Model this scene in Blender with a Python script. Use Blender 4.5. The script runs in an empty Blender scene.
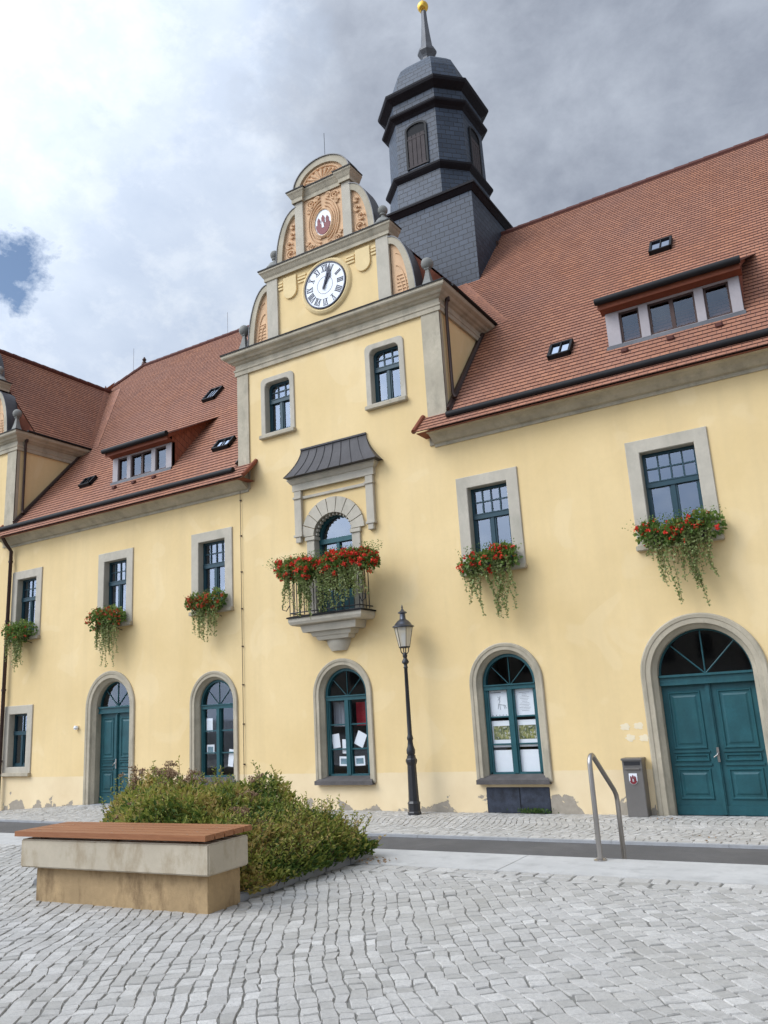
import bpy, bmesh, math, random
from mathutils import Vector, Matrix, noise
from mathutils.geometry import tessellate_polygon
PI = math.pi
S = bpy.context.scene
COL = S.collection
random.seed(11)

# ------------------------------------------------------------------ materials
def nt(name):
    m = bpy.data.materials.new(name); m.use_nodes = True
    t = m.node_tree; b = t.nodes['Principled BSDF']
    return m, t, t.nodes, t.links, b

def mixc(t, fac, a, b, mode='MIX'):
    n = t.nodes.new('ShaderNodeMix'); n.data_type = 'RGBA'; n.blend_type = mode
    for s, v in ((n.inputs[0], fac), (n.inputs[6], a), (n.inputs[7], b)):
        if isinstance(v, (int, float)): s.default_value = v
        elif isinstance(v, (tuple, list)): s.default_value = (*v[:3], 1)
        else: t.links.new(v, s)
    return n.outputs[2]

def mth(t, op, a, b=None, clamp=False):
    n = t.nodes.new('ShaderNodeMath'); n.operation = op; n.use_clamp = clamp
    for i, v in enumerate((a, b)):
        if v is None: continue
        if isinstance(v, (int, float)): n.inputs[i].default_value = v
        else: t.links.new(v, n.inputs[i])
    return n.outputs[0]

def noi(t, scale, detail=4, rough=.55, vec=None, dist=0):
    n = t.nodes.new('ShaderNodeTexNoise'); n.inputs['Scale'].default_value = scale
    n.inputs['Detail'].default_value = detail; n.inputs['Roughness'].default_value = rough
    n.inputs['Distortion'].default_value = dist
    if vec is not None: t.links.new(vec, n.inputs['Vector'])
    return n.outputs['Fac']

def ramp(t, fac, a, b, ca=(0, 0, 0), cb=(1, 1, 1)):
    n = t.nodes.new('ShaderNodeValToRGB'); t.links.new(fac, n.inputs[0])
    e = n.color_ramp.elements; e[0].position = a; e[1].position = b
    e[0].color = (*ca, 1); e[1].color = (*cb, 1)
    return n.outputs[0]

def pos(t, scale=(1, 1, 1)):
    g = t.nodes.new('ShaderNodeTexCoord')
    mp = t.nodes.new('ShaderNodeMapping'); mp.inputs['Scale'].default_value = scale
    t.links.new(g.outputs['Object'], mp.inputs['Vector'])
    return mp.outputs[0]

def bump(t, b, h, dist=.01, strength=.6):
    n = t.nodes.new('ShaderNodeBump'); n.inputs['Distance'].default_value = dist
    n.inputs['Strength'].default_value = strength
    t.links.new(h, n.inputs['Height']); t.links.new(n.outputs[0], b.inputs['Normal'])

def mat(name, col, rough=.75, var=.2, vs=2.0, bs=40, bd=.003, metal=0, spec=.4, stain=None, sa=.5):
    m, t, N, L, b = nt(name)
    v = pos(t)
    lo = tuple(c*(1-var) for c in col); hi = tuple(min(1, c*(1+var)) for c in col)
    c = mixc(t, ramp(t, noi(t, vs, 6, .6, v), .3, .7), lo, hi)
    c = mixc(t, ramp(t, noi(t, vs*9, 3, .6, v), .35, .7), c, mixc(t, .5, c, lo))
    if stain:
        c = mixc(t, mth(t, 'MULTIPLY', ramp(t, noi(t, vs*1.7+.3, 8, .65, pos(t, (1, 1, .45))), .5, .72), sa), c, stain)
    L.new(c, b.inputs['Base Color'])
    b.inputs['Roughness'].default_value = rough; b.inputs['Metallic'].default_value = metal
    b.inputs['Specular IOR Level'].default_value = spec
    if bd: bump(t, b, noi(t, bs, 5, .6, v), bd)
    return m

MT = {}
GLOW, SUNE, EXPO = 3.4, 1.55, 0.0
MT['stone'] = mat('sandstone', (.46, .40, .295), .85, .16, 1.6, 60, .003, stain=(.22, .20, .15), sa=.6)
MT['stone_pale'] = mat('pale_sandstone', (.50, .45, .36), .85, .12, 1.3, 60, .003, stain=(.30, .28, .22), sa=.5)
MT['stone_dark'] = mat('weathered_stone', (.24, .235, .21), .85, .25, 3, 60, .003)
MT['salmon'] = mat('salmon_plaster', (.70, .455, .265), .85, .12, 3, 60, .002, stain=(.45, .28, .17), sa=.4)
MT['yellow_trim'] = mat('ochre_plaster', (.77, .59, .31), .85, .08, 3, 60, .002)
MT['teal'] = mat('teal_paint', (.015, .083, .096), .45, .25, 3, 80, .0006, spec=.4, stain=(.03, .12, .12), sa=.35)
MT['teal_dark'] = mat('dark_teal_paint', (.008, .045, .062), .4, .15, 3, 80, .0006, spec=.45)
MT['metal_dark'] = mat('dark_sheet_metal', (.011, .0105, .011), .6, .25, 2, 30, .001, spec=.25)
MT['copper_brown'] = mat('brown_copper', (.065, .038, .03), .45, .25, 2, 30, .001, metal=.5)
MT['lead'] = mat('grey_sheet_metal', (.12, .12, .125), .5, .25, 1.5, 8, .004, metal=.5)
MT['cast_iron'] = mat('cast_iron_paint', (.022, .022, .025), .42, .25, 5, 50, .001, spec=.5)
MT['lamp_roof'] = mat('lamp_cap_metal', (.10, .105, .12), .33, .2, 5, 50, .001, metal=.7)
MT['steel'] = mat('brushed_steel', (.42, .39, .36), .33, .1, 4, 90, .0005, metal=.9)
MT['steel_box'] = mat('stainless_sheet', (.23, .215, .20), .42, .08, 3, 90, .0005, metal=.65)
MT['gold'] = mat('gilding', (.80, .48, .08), .25, .1, 4, 50, .0005, metal=1)
MT['white'] = mat('white_enamel', (.78, .80, .82), .45, .03, 3, 50, 0)
MT['navy'] = mat('navy_paint', (.012, .018, .045), .5, .1, 3, 50, 0)
MT['paper'] = mat('paper', (.86, .87, .88), .8, .03, 6, 50, 0)
MT['ink'] = mat('grey_ink', (.25, .25, .27), .8, .1, 6, 50, 0)
MT['maroon'] = mat('maroon_paint', (.19, .018, .025), .5, .15, 12, 50, 0)
MT['slate_sill'] = mat('dark_stone_sill', (.10, .09, .085), .8, .3, 4, 40, .003)
MT['curtain'] = mat('curtain_cloth', (.30, .31, .34), .9, .1, 4, 30, 0)
MT['red_cloth'] = mat('red_cloth', (.36, .02, .03), .9, .2, 6, 30, .004)
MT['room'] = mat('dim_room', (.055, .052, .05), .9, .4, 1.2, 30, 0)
MT['post_pink'] = mat('weathered_white_paint', (.40, .36, .36), .7, .1, 3, 50, .001)
MT['slate_blue'] = mat('blue_black_slab', (.03, .037, .055), .6, .6, 7, 20, .003)
MT['granite'] = mat('pale_granite', (.48, .465, .435), .8, .1, 2.3, 120, .003, stain=(.31, .30, .28), sa=.6)
MT['kerb'] = mat('grey_kerb_granite', (.36, .36, .36), .8, .15, 3, 80, .003)
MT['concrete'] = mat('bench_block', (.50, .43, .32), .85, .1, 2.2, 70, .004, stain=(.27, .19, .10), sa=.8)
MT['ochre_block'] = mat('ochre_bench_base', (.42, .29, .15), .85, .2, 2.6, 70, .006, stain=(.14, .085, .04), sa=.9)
MT['asphalt'] = mat('asphalt', (.105, .10, .096), .9, .2, .5, 200, .006, stain=(.16, .15, .14), sa=.5)
MT['bed'] = mat('joint_sand', (.21, .20, .175), .95, .2, 3, 80, .004)
MT['soil'] = mat('soil', (.045, .033, .022), .95, .3, 4, 40, .02)
MT['stem'] = mat('twig', (.10, .06, .035), .8, .3, 8, 50, 0)
MT['red_tile_under'] = mat('red_board', (.20, .055, .025), .8, .2, 4, 40, .002)
MT['house_plaster'] = mat('far_house_plaster', (.42, .36, .28), .9, .1, 1, 40, 0)
MT['copper_dark'] = mat('dark_brown_sheet', (.010, .008, .010), .7, .25, 2, 30, .001, spec=.2)
MT['void'] = mat('louvre_dark', (.006, .006, .007), .8, .1, 2, 30, 0)
MT['shutter'] = mat('weathered_brown_wood', (.06, .047, .045), .8, .25, 4, 40, .002)
MT['hoodmetal'] = mat('grey_brown_seamed_metal', (.06, .055, .056), .6, .3, 2, 20, .002, metal=.1)
MT['patch'] = mat('pale_overpaint', (.80, .68, .47), .9, .05, 5, 40, 0)
MT['basket'] = mat('planter_plastic', (.05, .042, .036), .7, .2, 8, 40, 0)

def wall_mat():
    m, t, N, L, b = nt('yellow_render')
    g = N.new('ShaderNodeNewGeometry'); sp = N.new('ShaderNodeSeparateXYZ'); L.new(g.outputs['Position'], sp.inputs[0])
    p = g.outputs['Position']; z = sp.outputs['Z']
    c = mixc(t, ramp(t, noi(t, .45, 5, .55, p), .32, .7), (.74, .545, .265), (.84, .635, .335))
    st = N.new('ShaderNodeMapping'); L.new(p, st.inputs[0]); st.inputs['Scale'].default_value = (3.0, 3.0, .25)
    c = mixc(t, mth(t, 'MULTIPLY', ramp(t, noi(t, .7, 6, .6, st.outputs[0]), .46, .76), .30), c, (.60, .45, .24))
    c = mixc(t, mth(t, 'MULTIPLY', ramp(t, noi(t, 9, 8, .75, p), .42, .75), .16), c, (.60, .45, .24))
    c = mixc(t, mth(t, 'MULTIPLY', ramp(t, noi(t, .9, 3, .4, p, .8), .60, .64), .13), c, (.93, .77, .50))
    # plinth coat
    zz = mth(t, 'ADD', z, mth(t, 'MULTIPLY', noi(t, 5, 3, .5, p), .03))
    pl = ramp(t, mth(t, 'MULTIPLY', zz, .5), .4000, .4045, (1, 1, 1), (0, 0, 0))
    c2 = mixc(t, ramp(t, noi(t, 1.1, 6, .6, p), .3, .7), (.74, .575, .345), (.83, .67, .425))
    c = mixc(t, pl, c, c2)
    # flaked plaster by the pavement
    n = mth(t, 'SUBTRACT', noi(t, 1.7, 7, .6, p, .3), mth(t, 'MULTIPLY', z, .42))
    fl = ramp(t, mth(t, 'ADD', n, mth(t, 'MULTIPLY', noi(t, 17, 4, .7, p), .06)), .505, .512)
    rub = mixc(t, noi(t, 14, 4, .6, p), (.26, .225, .18), (.44, .38, .30))
    c = mixc(t, fl, c, rub)
    L.new(c, b.inputs['Base Color']); b.inputs['Roughness'].default_value = .88
    b.inputs['Specular IOR Level'].default_value = .25
    h = mth(t, 'ADD', mth(t, 'MULTIPLY', noi(t, 70, 4, .6, p), .25), mth(t, 'MULTIPLY', noi(t, 1.6, 3, .5, p), 1.2))
    h = mth(t, 'SUBTRACT', h, fl)
    bump(t, b, h, .012, .5)
    return m
MT['wall'] = wall_mat()

def brick_mat(name, c1, c2, mortar, w, h, off=.5, msz=.006, rough=.8, patch=None, bd=.01, spec=.4, dark=None):
    m, t, N, L, b = nt(name)
    uv = N.new('ShaderNodeUVMap'); uv.uv_map = 'UVMap'
    br = N.new('ShaderNodeTexBrick'); L.new(uv.outputs[0], br.inputs['Vector'])
    br.offset = off; br.inputs['Scale'].default_value = 1
    br.inputs['Brick Width'].default_value = w; br.inputs['Row Height'].default_value = h
    br.inputs['Mortar Size'].default_value = msz; br.inputs['Mortar Smooth'].default_value = .3
    br.inputs['Color1'].default_value = (0, 0, 0, 1); br.inputs['Color2'].default_value = (1, 1, 1, 1)
    br.inputs['Mortar'].default_value = (.5, .5, .5, 1)
    c = mixc(t, br.outputs['Color'], c1, c2)
    c = mixc(t, mth(t, 'MULTIPLY', ramp(t, noi(t, .35, 6, .6, uv.outputs[0]), .35, .65), .55), c, patch or c1)
    if dark:
        mpp = N.new('ShaderNodeMapping'); L.new(uv.outputs[0], mpp.inputs[0]); mpp.inputs['Scale'].default_value = (1.4, .35, 1)
        c = mixc(t, mth(t, 'MULTIPLY', ramp(t, noi(t, .8, 7, .7, mpp.outputs[0]), .5, .8), .5), c, dark)
    c = mixc(t, br.outputs['Fac'], c, mortar)
    L.new(c, b.inputs['Base Color']); b.inputs['Roughness'].default_value = rough
    b.inputs['Specular IOR Level'].default_value = spec
    h2 = mth(t, 'SUBTRACT', mth(t, 'MULTIPLY', br.outputs['Color'], .35), br.outputs['Fac'])
    bump(t, b, h2, bd, .7)
    return m
MT['tile'] = brick_mat('clay_tiles', (.285, .112, .058), (.40, .168, .088), (.125, .06, .045), .17, .15, rough=.8, patch=(.31, .15, .105), dark=(.19, .10, .078))
MT['tile_new'] = brick_mat('orange_tiles', (.24, .075, .04), (.32, .105, .055), (.10, .03, .02), .17, .15, rough=.75)
MT['slate'] = brick_mat('slate_shingles', (.017, .028, .046), (.040, .058, .088), (.004, .005, .008), .30, .17, msz=.011, rough=.55, patch=(.036, .046, .064), bd=.014, spec=.5)
MT['wood'] = brick_mat('hardwood_decking', (.27, .085, .035), (.36, .12, .05), (.25, .08, .035), 9, .12, msz=0, rough=.45)
MT['far_tile'] = mat('far_roof', (.25, .09, .06), .8, .2, 1, 30, 0)

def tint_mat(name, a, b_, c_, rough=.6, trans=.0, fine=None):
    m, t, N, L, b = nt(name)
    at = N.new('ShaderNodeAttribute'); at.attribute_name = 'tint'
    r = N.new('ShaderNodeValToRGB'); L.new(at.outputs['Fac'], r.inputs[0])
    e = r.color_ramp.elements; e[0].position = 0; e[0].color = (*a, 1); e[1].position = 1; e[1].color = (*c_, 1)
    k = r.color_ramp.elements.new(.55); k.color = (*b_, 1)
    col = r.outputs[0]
    if fine:
        p = pos(t)
        col = mixc(t, mth(t, 'MULTIPLY', ramp(t, noi(t, fine, 6, .85, p), .40, .62), .40), col, tuple(x*.48 for x in b_))
        big = ramp(t, noi(t, .9, 8, .7, p), .38, .68)
        col = mixc(t, mth(t, 'MULTIPLY', big, .38), col, tuple(x*k_ for x, k_ in zip(b_, (.66, .64, .58))))
        spk = ramp(t, noi(t, 150, 2, .6, p), .56, .68)
        col = mixc(t, mth(t, 'MULTIPLY', spk, .45), col, tuple(x*.35 for x in b_))
        bump(t, b, noi(t, fine*.4, 6, .7, p), .008, .8)
    L.new(col, b.inputs['Base Color']); b.inputs['Roughness'].default_value = rough
    if trans:
        b.inputs['Specular IOR Level'].default_value = .3
        tr = N.new('ShaderNodeBsdfTranslucent'); L.new(col, tr.inputs[0])
        mx = N.new('ShaderNodeMixShader'); mx.inputs[0].default_value = trans
        L.new(b.outputs[0], mx.inputs[1]); L.new(tr.outputs[0], mx.inputs[2])
        L.new(mx.outputs[0], N['Material Output'].inputs[0])
    return m
MT['sett'] = tint_mat('granite_setts', (.36, .34, .305), (.49, .465, .425), (.63, .60, .55), .8, fine=34)
MT['leaf_bush'] = tint_mat('shrub_leaves', (.07, .125, .025), (.32, .34, .065), (.50, .36, .13), .55, .4)
MT['seedhead'] = tint_mat('dry_flower_heads', (.20, .12, .07), (.30, .19, .11), (.38, .27, .16), .8, .15)
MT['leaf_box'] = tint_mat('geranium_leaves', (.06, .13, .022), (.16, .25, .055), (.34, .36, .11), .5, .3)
MT['leaf_trail'] = tint_mat('trailing_leaves', (.15, .20, .055), (.28, .33, .12), (.48, .50, .25), .5, .3)
MT['petal'] = tint_mat('red_petals', (.50, .02, .015), (.80, .05, .03), (.85, .14, .06), .5, .2)
MT['petal_faded'] = tint_mat('faded_red_petals', (.38, .04, .02), (.58, .09, .04), (.60, .17, .06), .5, .2)
MT['weed'] = tint_mat('weed_leaves', (.03, .07, .015), (.07, .14, .03), (.13, .17, .05), .6, .3)

def glass_mat(name, refl=.28, tintc=(.75, .8, .85)):
    m, t, N, L, b = nt(name)
    N.remove(b)
    gl = N.new('ShaderNodeBsdfGlossy'); gl.inputs['Roughness'].default_value = .03; gl.inputs[0].default_value = (.80, .88, 1, 1)
    tr = N.new('ShaderNodeBsdfTransparent'); tr.inputs[0].default_value = (*tintc, 1)
    fr = N.new('ShaderNodeLayerWeight'); fr.inputs[0].default_value = .35
    f = mth(t, 'ADD', mth(t, 'MULTIPLY', fr.outputs['Facing'], .35), refl, True)
    # slightly wavy old glass
    bp = N.new('ShaderNodeBump'); bp.inputs['Distance'].default_value = .0015; bp.inputs['Strength'].default_value = .25
    L.new(noi(t, 1.8, 1, .5, pos(t)), bp.inputs['Height']); L.new(bp.outputs[0], gl.inputs['Normal'])
    mx = N.new('ShaderNodeMixShader'); L.new(f, mx.inputs[0]); L.new(tr.outputs[0], mx.inputs[1]); L.new(gl.outputs[0], mx.inputs[2])
    L.new(mx.outputs[0], N['Material Output'].inputs[0])
    return m
MT['glass'] = glass_mat('window_glass', .18, (.7, .78, .9))
MT['glass_low'] = glass_mat('shop_glass', .05, (.97, .98, .985))
MT['glass_lamp'] = mat('frosted_lantern_glass', (.72, .68, .58), .35, .05, 3, 30, 0)
MT['glass_lamp'].node_tree.nodes['Principled BSDF'].inputs['Alpha'].default_value = .55

MT['sky_pane'] = glass_mat('skylight_glass', .5, (.12, .13, .15))
MT['dormer_pane'] = glass_mat('dormer_glass', .04, (.45, .5, .55))
MT['soot_pane'] = mat('soot_glass', (.03, .032, .036), .3, .2, 3, 30, 0)

def photo_mat():
    m, t, N, L, b = nt('printed_photo')
    v = pos(t)
    c = mixc(t, ramp(t, noi(t, 14, 4, .7, v, 1.2), .4, .6), (.05, .075, .03), (.36, .34, .10))
    c = mixc(t, ramp(t, noi(t, 23, 3, .6, v, .8), .55, .66), c, (.6, .58, .52))
    L.new(c, b.inputs['Base Color']); b.inputs['Roughness'].default_value = .6
    return m
MT['print'] = photo_mat()
MT['print_blue'] = mat('blue_print', (.16, .27, .34), .7, .5, 9, 50, 0, stain=(.2, .3, .12), sa=.9)

# ------------------------------------------------------------------ mesh builder
def pk(o): return Vector(o.get('_org', (0, 0, 0))) if False else o

class MB:
    base = .5
    def __init__(s): s.v = []; s.f = []; s.uv = {}; s.t = []; s.tint = 0.5
    def add(s, vs, fs, uvs=None):
        n = len(s.v); s.v += [tuple(v) for v in vs]; s.t += [s.tint]*len(vs)
        for i, f in enumerate(fs):
            if uvs: s.uv[len(s.f)] = uvs[i]
            s.f.append(tuple(n+k for k in f))
        return s
    def box(s, x0, x1, y0, y1, z0, z1, M=None):
        vs = [Vector((x, y, z)) for x in (x0, x1) for y in (y0, y1) for z in (z0, z1)]
        if M: vs = [M @ v for v in vs]
        return s.add(vs, [(0, 1, 3, 2), (4, 6, 7, 5), (0, 4, 5, 1), (2, 3, 7, 6), (0, 2, 6, 4), (1, 5, 7, 3)])
    def tube(s, pts, r, n=8, cap=True):
        pts = [Vector(p) for p in pts]; rs = r if isinstance(r, (list, tuple)) else [r]*len(pts)
        rings = []; up = None
        for i, p in enumerate(pts):
            d = (pts[min(i+1, len(pts)-1)]-pts[max(i-1, 0)]).normalized()
            if up is None: up = Vector((0, 0, 1)) if abs(d.z) < .9 else Vector((1, 0, 0))
            a = d.cross(up).normalized(); b = a.cross(d).normalized(); up = b
            rings.append([p+rs[i]*(math.cos(2*PI*k/n)*a+math.sin(2*PI*k/n)*b) for k in range(n)])
        fs = [(i*n+k, i*n+(k+1) % n, (i+1)*n+(k+1) % n, (i+1)*n+k) for i in range(len(pts)-1) for k in range(n)]
        if cap: fs += [tuple(range(n))[::-1], tuple((len(pts)-1)*n+k for k in range(n))]
        return s.add([v for q in rings for v in q], fs)
    def lathe(s, c, prof, n=20, rot=0, sq=None):
        vs = []; m = len(prof)
        for r, z in prof:
            for k in range(n):
                a = 2*PI*k/n+rot; vs.append((c[0]+r*math.cos(a), c[1]+r*math.sin(a), c[2]+z))
        fs = [(i*n+k, i*n+(k+1) % n, (i+1)*n+(k+1) % n, (i+1)*n+k) for i in range(m-1) for k in range(n)]
        fs += [tuple(range(n))[::-1], tuple((m-1)*n+k for k in range(n))]
        return s.add(vs, fs)
    def strip(s, rows, closed=False):
        m = len(rows[0]); k = len(rows)
        fs = [(i*m+j, i*m+(j+1) % m, (i+1)*m+(j+1) % m, (i+1)*m+j) for i in range(k-1) for j in range(m if closed else m-1)]
        return s.add([v for r in rows for v in r], fs)
    def xz(s, poly, y0, y1):                     # extrude an xz outline from y0 (front) to y1
        n = len(poly)
        vs = [(x, y0, z) for x, z in poly]+[(x, y1, z) for x, z in poly]
        tr = tessellate_polygon([[Vector((x, z, 0)) for x, z in poly]])
        fs = [tuple(t) for t in tr]+[tuple(n+k for k in t)[::-1] for t in tr]
        fs += [(k, (k+1) % n, n+(k+1) % n, n+k) for k in range(n)]
        return s.add(vs, fs)
    def build(s, name, m, parent=None, smooth=False, bevel=0, prop=None):
        me = bpy.data.meshes.new(name)
        org = Vector(parent['_o']) if parent is not None else Vector((0, 0, 0))
        me.from_pydata([(v[0]-org.x, v[1]-org.y, v[2]-org.z) for v in s.v], [], s.f)
        if s.uv:
            ul = me.uv_layers.new(name='UVMap')
            for i, uvs in s.uv.items():
                p = me.polygons[i]
                for li, q in zip(p.loop_indices, uvs): ul.data[li].uv = q
        at = me.attributes.new('tint', 'FLOAT', 'POINT'); at.data.foreach_set('value', s.t)
        if bevel or not s.uv:
            bm = bmesh.new(); bm.from_mesh(me)
            if len(s.f) < 3000: bmesh.ops.recalc_face_normals(bm, faces=bm.faces)
            if bevel:
                bmesh.ops.remove_doubles(bm, verts=bm.verts, dist=1e-5)
                es = [e for e in bm.edges if len(e.link_faces) == 2 and e.calc_face_angle(0) > .6]
                bmesh.ops.bevel(bm, geom=es, offset=bevel, segments=2, affect='EDGES', clamp_overlap=True)
            bm.to_mesh(me); bm.free()
        me.materials.append(MT[m] if isinstance(m, str) else m)
        if smooth:
            for p in me.polygons: p.use_smooth = True
            try: me.set_sharp_from_angle(angle=.7)
            except Exception: pass
        o = bpy.data.objects.new(name, me); COL.objects.link(o)
        if parent is not None: o.parent = parent
        o['_o'] = list(org)
        return o

def thing(name, label, cat, loc=(0, 0, 0), group=None):
    o = bpy.data.objects.new(name, None); COL.objects.link(o); o.location = loc
    o['label'] = label; o['category'] = cat; o['_o'] = list(loc)
    if group: o['group'] = group
    return o
def structure(o): o['kind'] = 'structure'; return o
def single(o, label, cat, group=None):
    o['label'] = label; o['category'] = cat
    if group: o['group'] = group
    return o

def sweep(mb, prof, path):                       # moulding: prof (out, z) along plan path, outward on the right hand
    P = [Vector((x, y)) for x, y in path]; rows = []
    for i, p in enumerate(P):
        ns = []
        if i > 0: d = (p-P[i-1]).normalized(); ns.append(Vector((d.y, -d.x)))
        if i < len(P)-1: d = (P[i+1]-p).normalized(); ns.append(Vector((d.y, -d.x)))
        n = ns[0] if len(ns) == 1 else (ns[0]+ns[1])/(1+ns[0].dot(ns[1]))
        rows.append([(p.x+n.x*o, p.y+n.y*o, z) for o, z in prof])
    mb.strip(rows, closed=True)
    m = len(prof)
    mb.add(rows[0], [tuple(range(m))]); mb.add(rows[-1], [tuple(range(m))[::-1]])

def ring_prof(mb, pathfn, prof, closed=True, zmin=None):
    # prof list of (offset, y); pathfn(offset) -> list of (x,z)
    cols = [[(x, y, z) for x, z in pathfn(o)] for o, y in prof]
    rows = [[c[i] for c in cols] for i in range(len(cols[0]))]
    if closed: rows.append(rows[0])
    mb.strip(rows, closed=True)
    if not closed:
        m = len(prof); mb.add(rows[0], [tuple(range(m))]); mb.add(rows[-1], [tuple(range(m))[::-1]])

def arch(cx, half, z0, zs, n=18, ry=None):
    def fn(o):
        r = half+o; rz = (ry or half)+o
        return [(cx-r, z0)]+[(cx-r*math.cos(PI*k/n), zs+rz*math.sin(PI*k/n)) for k in range(n+1)]+[(cx+r, z0)]
    return fn
def rect(cx, hw, z0, z1, rr=0):
    def fn(o):
        a, b = hw+o, o
        if rr:
            r = rr+o*.0+.0001; pts = [(cx-a, z0-b)]
            for k in range(5):
                t = PI/2*k/4; pts.append((cx-a+r-r*math.cos(t), z1+b-r+r*math.sin(t)))
            for k in range(5):
                t = PI/2*k/4; pts.append((cx+a-r+r*math.sin(t), z1+b-r+r*math.cos(t)))
            return pts+[(cx+a, z0-b)]
        return [(cx-a, z0-b), (cx-a, z1+b), (cx+a, z1+b), (cx+a, z0-b)]
    return fn

# courses of overlapping tiles on a plane: polygon in (u, v) metres
def clip(poly, v0, keep_above):
    out = []
    for i in range(len(poly)):
        a, b = poly[i], poly[(i+1) % len(poly)]
        ina = (a[1] >= v0) == keep_above or a[1] == v0; inb = (b[1] >= v0) == keep_above or b[1] == v0
        if ina: out.append(a)
        if ina != inb:
            t = (v0-a[1])/(b[1]-a[1]); out.append((a[0]+t*(b[0]-a[0]), v0))
    return out
def courses(mb, O, U, V, poly, step=.15, th=.016, uo=0):
    O, U, V = Vector(O), Vector(U).normalized(), Vector(V).normalized(); N = U.cross(V).normalized()
    v0 = min(p[1] for p in poly); v1 = max(p[1] for p in poly)
    k = math.floor(v0/step+1e-6)
    while k*step < v1-1e-5:
        lo, hi = k*step, (k+1)*step
        q = poly
        if lo > v0: q = clip(q, lo, True)
        if len(q) > 2 and hi < v1: q = clip(q, hi, False)
        if len(q) > 2:
            P = [O+U*u+V*v+N*(th*(1-(v-lo)/step)+.002) for u, v in q]
            mb.add(P, [tuple(range(len(q)))], [[(u+uo, v) for u, v in q]])
            bot = [p for p in q if abs(p[1]-max(lo, v0)) < 1e-5]
            if len(bot) >= 2:
                bu = sorted(p[0] for p in bot); a, b = bu[0], bu[-1]; vb = max(lo, v0)
                A = O+U*a+V*vb; B = O+U*b+V*vb; h = N*(th+.002)
                mb.add([A, B, B+h, A+h], [(0, 1, 2, 3)], [[(a+uo, vb), (b+uo, vb), (b+uo, vb), (a+uo, vb)]])
        k += 1

# ------------------------------------------------------------------ frame of the place
WX0, WX1 = -28.2, 7.0
SL = 1.17; Z0 = 8.23
CX = -10.12
def gz(x):
    if x > -8: return 0.0
    if x > -18.5: return .05*(-8-x)/10.5
    if x > -23: return .05-.25*(-18.5-x)/4.5
    return -.2

hall = thing('town_hall', 'long yellow town hall with red tiled roofs, stone clock gable and slate bell tower', 'town hall')

# ---- openings
up_w = [(-21.32, .44), (-17.5, .44), (-13.98, .44), (-6.38, .44), (-2.76, .49)]     # first floor windows
uc_w = [-11.76, -8.63]
holes = []
for cx, hw in up_w: holes.append(rect(cx, hw+.06, 4.84, 6.5)(0))
for cx in uc_w: holes.append(rect(cx, .44, 8.83, 10.27)(0))
holes.append(rect(-21.42, .45, 1.0, 2.6)(0))
ARW = [(-13.95, .56, .66, 2.44), (-10.2, .56, .66, 2.44), (-6.35, .56, .66, 2.44)]
ARD = [(-17.6, .66, .06, 2.53), (-2.70, .79, -.02, 2.35)]
for cx, h, z0, zs in ARW+ARD: holes.append(arch(cx, h+.12, z0, zs)(0))
holes.append(arch(-10.25, .57, 4.15, 6.0)(0))

def poly_face(mb, outer, hs, y):
    flat = [Vector((x, z, 0)) for x, z in outer]
    allp = [flat]+[[Vector((x, z, 0)) for x, z in h] for h in hs]
    pts = [p for l in allp for p in l]
    tr = tessellate_polygon(allp)
    mb.add([(p.x, y, p.y) for p in pts], [tuple(t) for t in tr])

w = MB()
RL, RR = -13.04, -7.16          # clock bay
LL, LR = -28.05, -22.15           # left bay
outer = [(WX0, -.6), (WX1, -.6), (WX1, 7.75), (RR, 7.75), (RR, 11.15), (RL, 11.15), (RL, 7.75), (LR, 7.75), (LR, 11.15), (LL, 11.15), (LL, 7.75), (WX0, 7.75)]
poly_face(w, outer, holes, 0)
for x in (RL, RR, LL, LR):      # flanks of the two raised bays
    w.add([(x, 0, 7.3), (x, 4, 7.3), (x, 4, 11.15), (x, 0, 11.15)], [(0, 1, 2, 3)])
for x in (WX0, WX1):
    w.add([(x, 0, -.6), (x, 14.4, -.6), (x, 14.4, 8), (x, 7.2, 16.5), (x, 0, 8)], [(0, 1, 2, 3, 4)])
w.add([(WX0, 14.4, -.6), (WX1, 14.4, -.6), (WX1, 14.4, 8), (WX0, 14.4, 8)], [(0, 1, 2, 3)])
w.build('wall', 'wall', hall)

# dim rooms behind the panes
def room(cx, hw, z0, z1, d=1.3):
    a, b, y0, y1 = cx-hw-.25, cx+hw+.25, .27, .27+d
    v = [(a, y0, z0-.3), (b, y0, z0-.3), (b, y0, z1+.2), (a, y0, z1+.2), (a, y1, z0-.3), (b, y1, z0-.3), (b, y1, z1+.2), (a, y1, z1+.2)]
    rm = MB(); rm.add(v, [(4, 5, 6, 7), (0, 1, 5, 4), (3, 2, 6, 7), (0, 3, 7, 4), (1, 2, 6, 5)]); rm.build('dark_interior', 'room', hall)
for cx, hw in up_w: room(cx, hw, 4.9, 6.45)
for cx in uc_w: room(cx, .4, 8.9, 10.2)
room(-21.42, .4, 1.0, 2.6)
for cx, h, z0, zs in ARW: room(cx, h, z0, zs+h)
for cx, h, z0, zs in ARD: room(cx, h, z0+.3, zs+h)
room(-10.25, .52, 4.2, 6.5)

def pane_rect(x0, x1, z0, z1, y): return MB().add([(x0, y, z0), (x1, y, z0), (x1, y, z1), (x0, y, z1)], [(0, 1, 2, 3)])
def bars(f, y0, y1, items):
    for x0, x1, z0, z1 in items: f.box(x0, x1, y0, y1, z0, z1)

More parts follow.
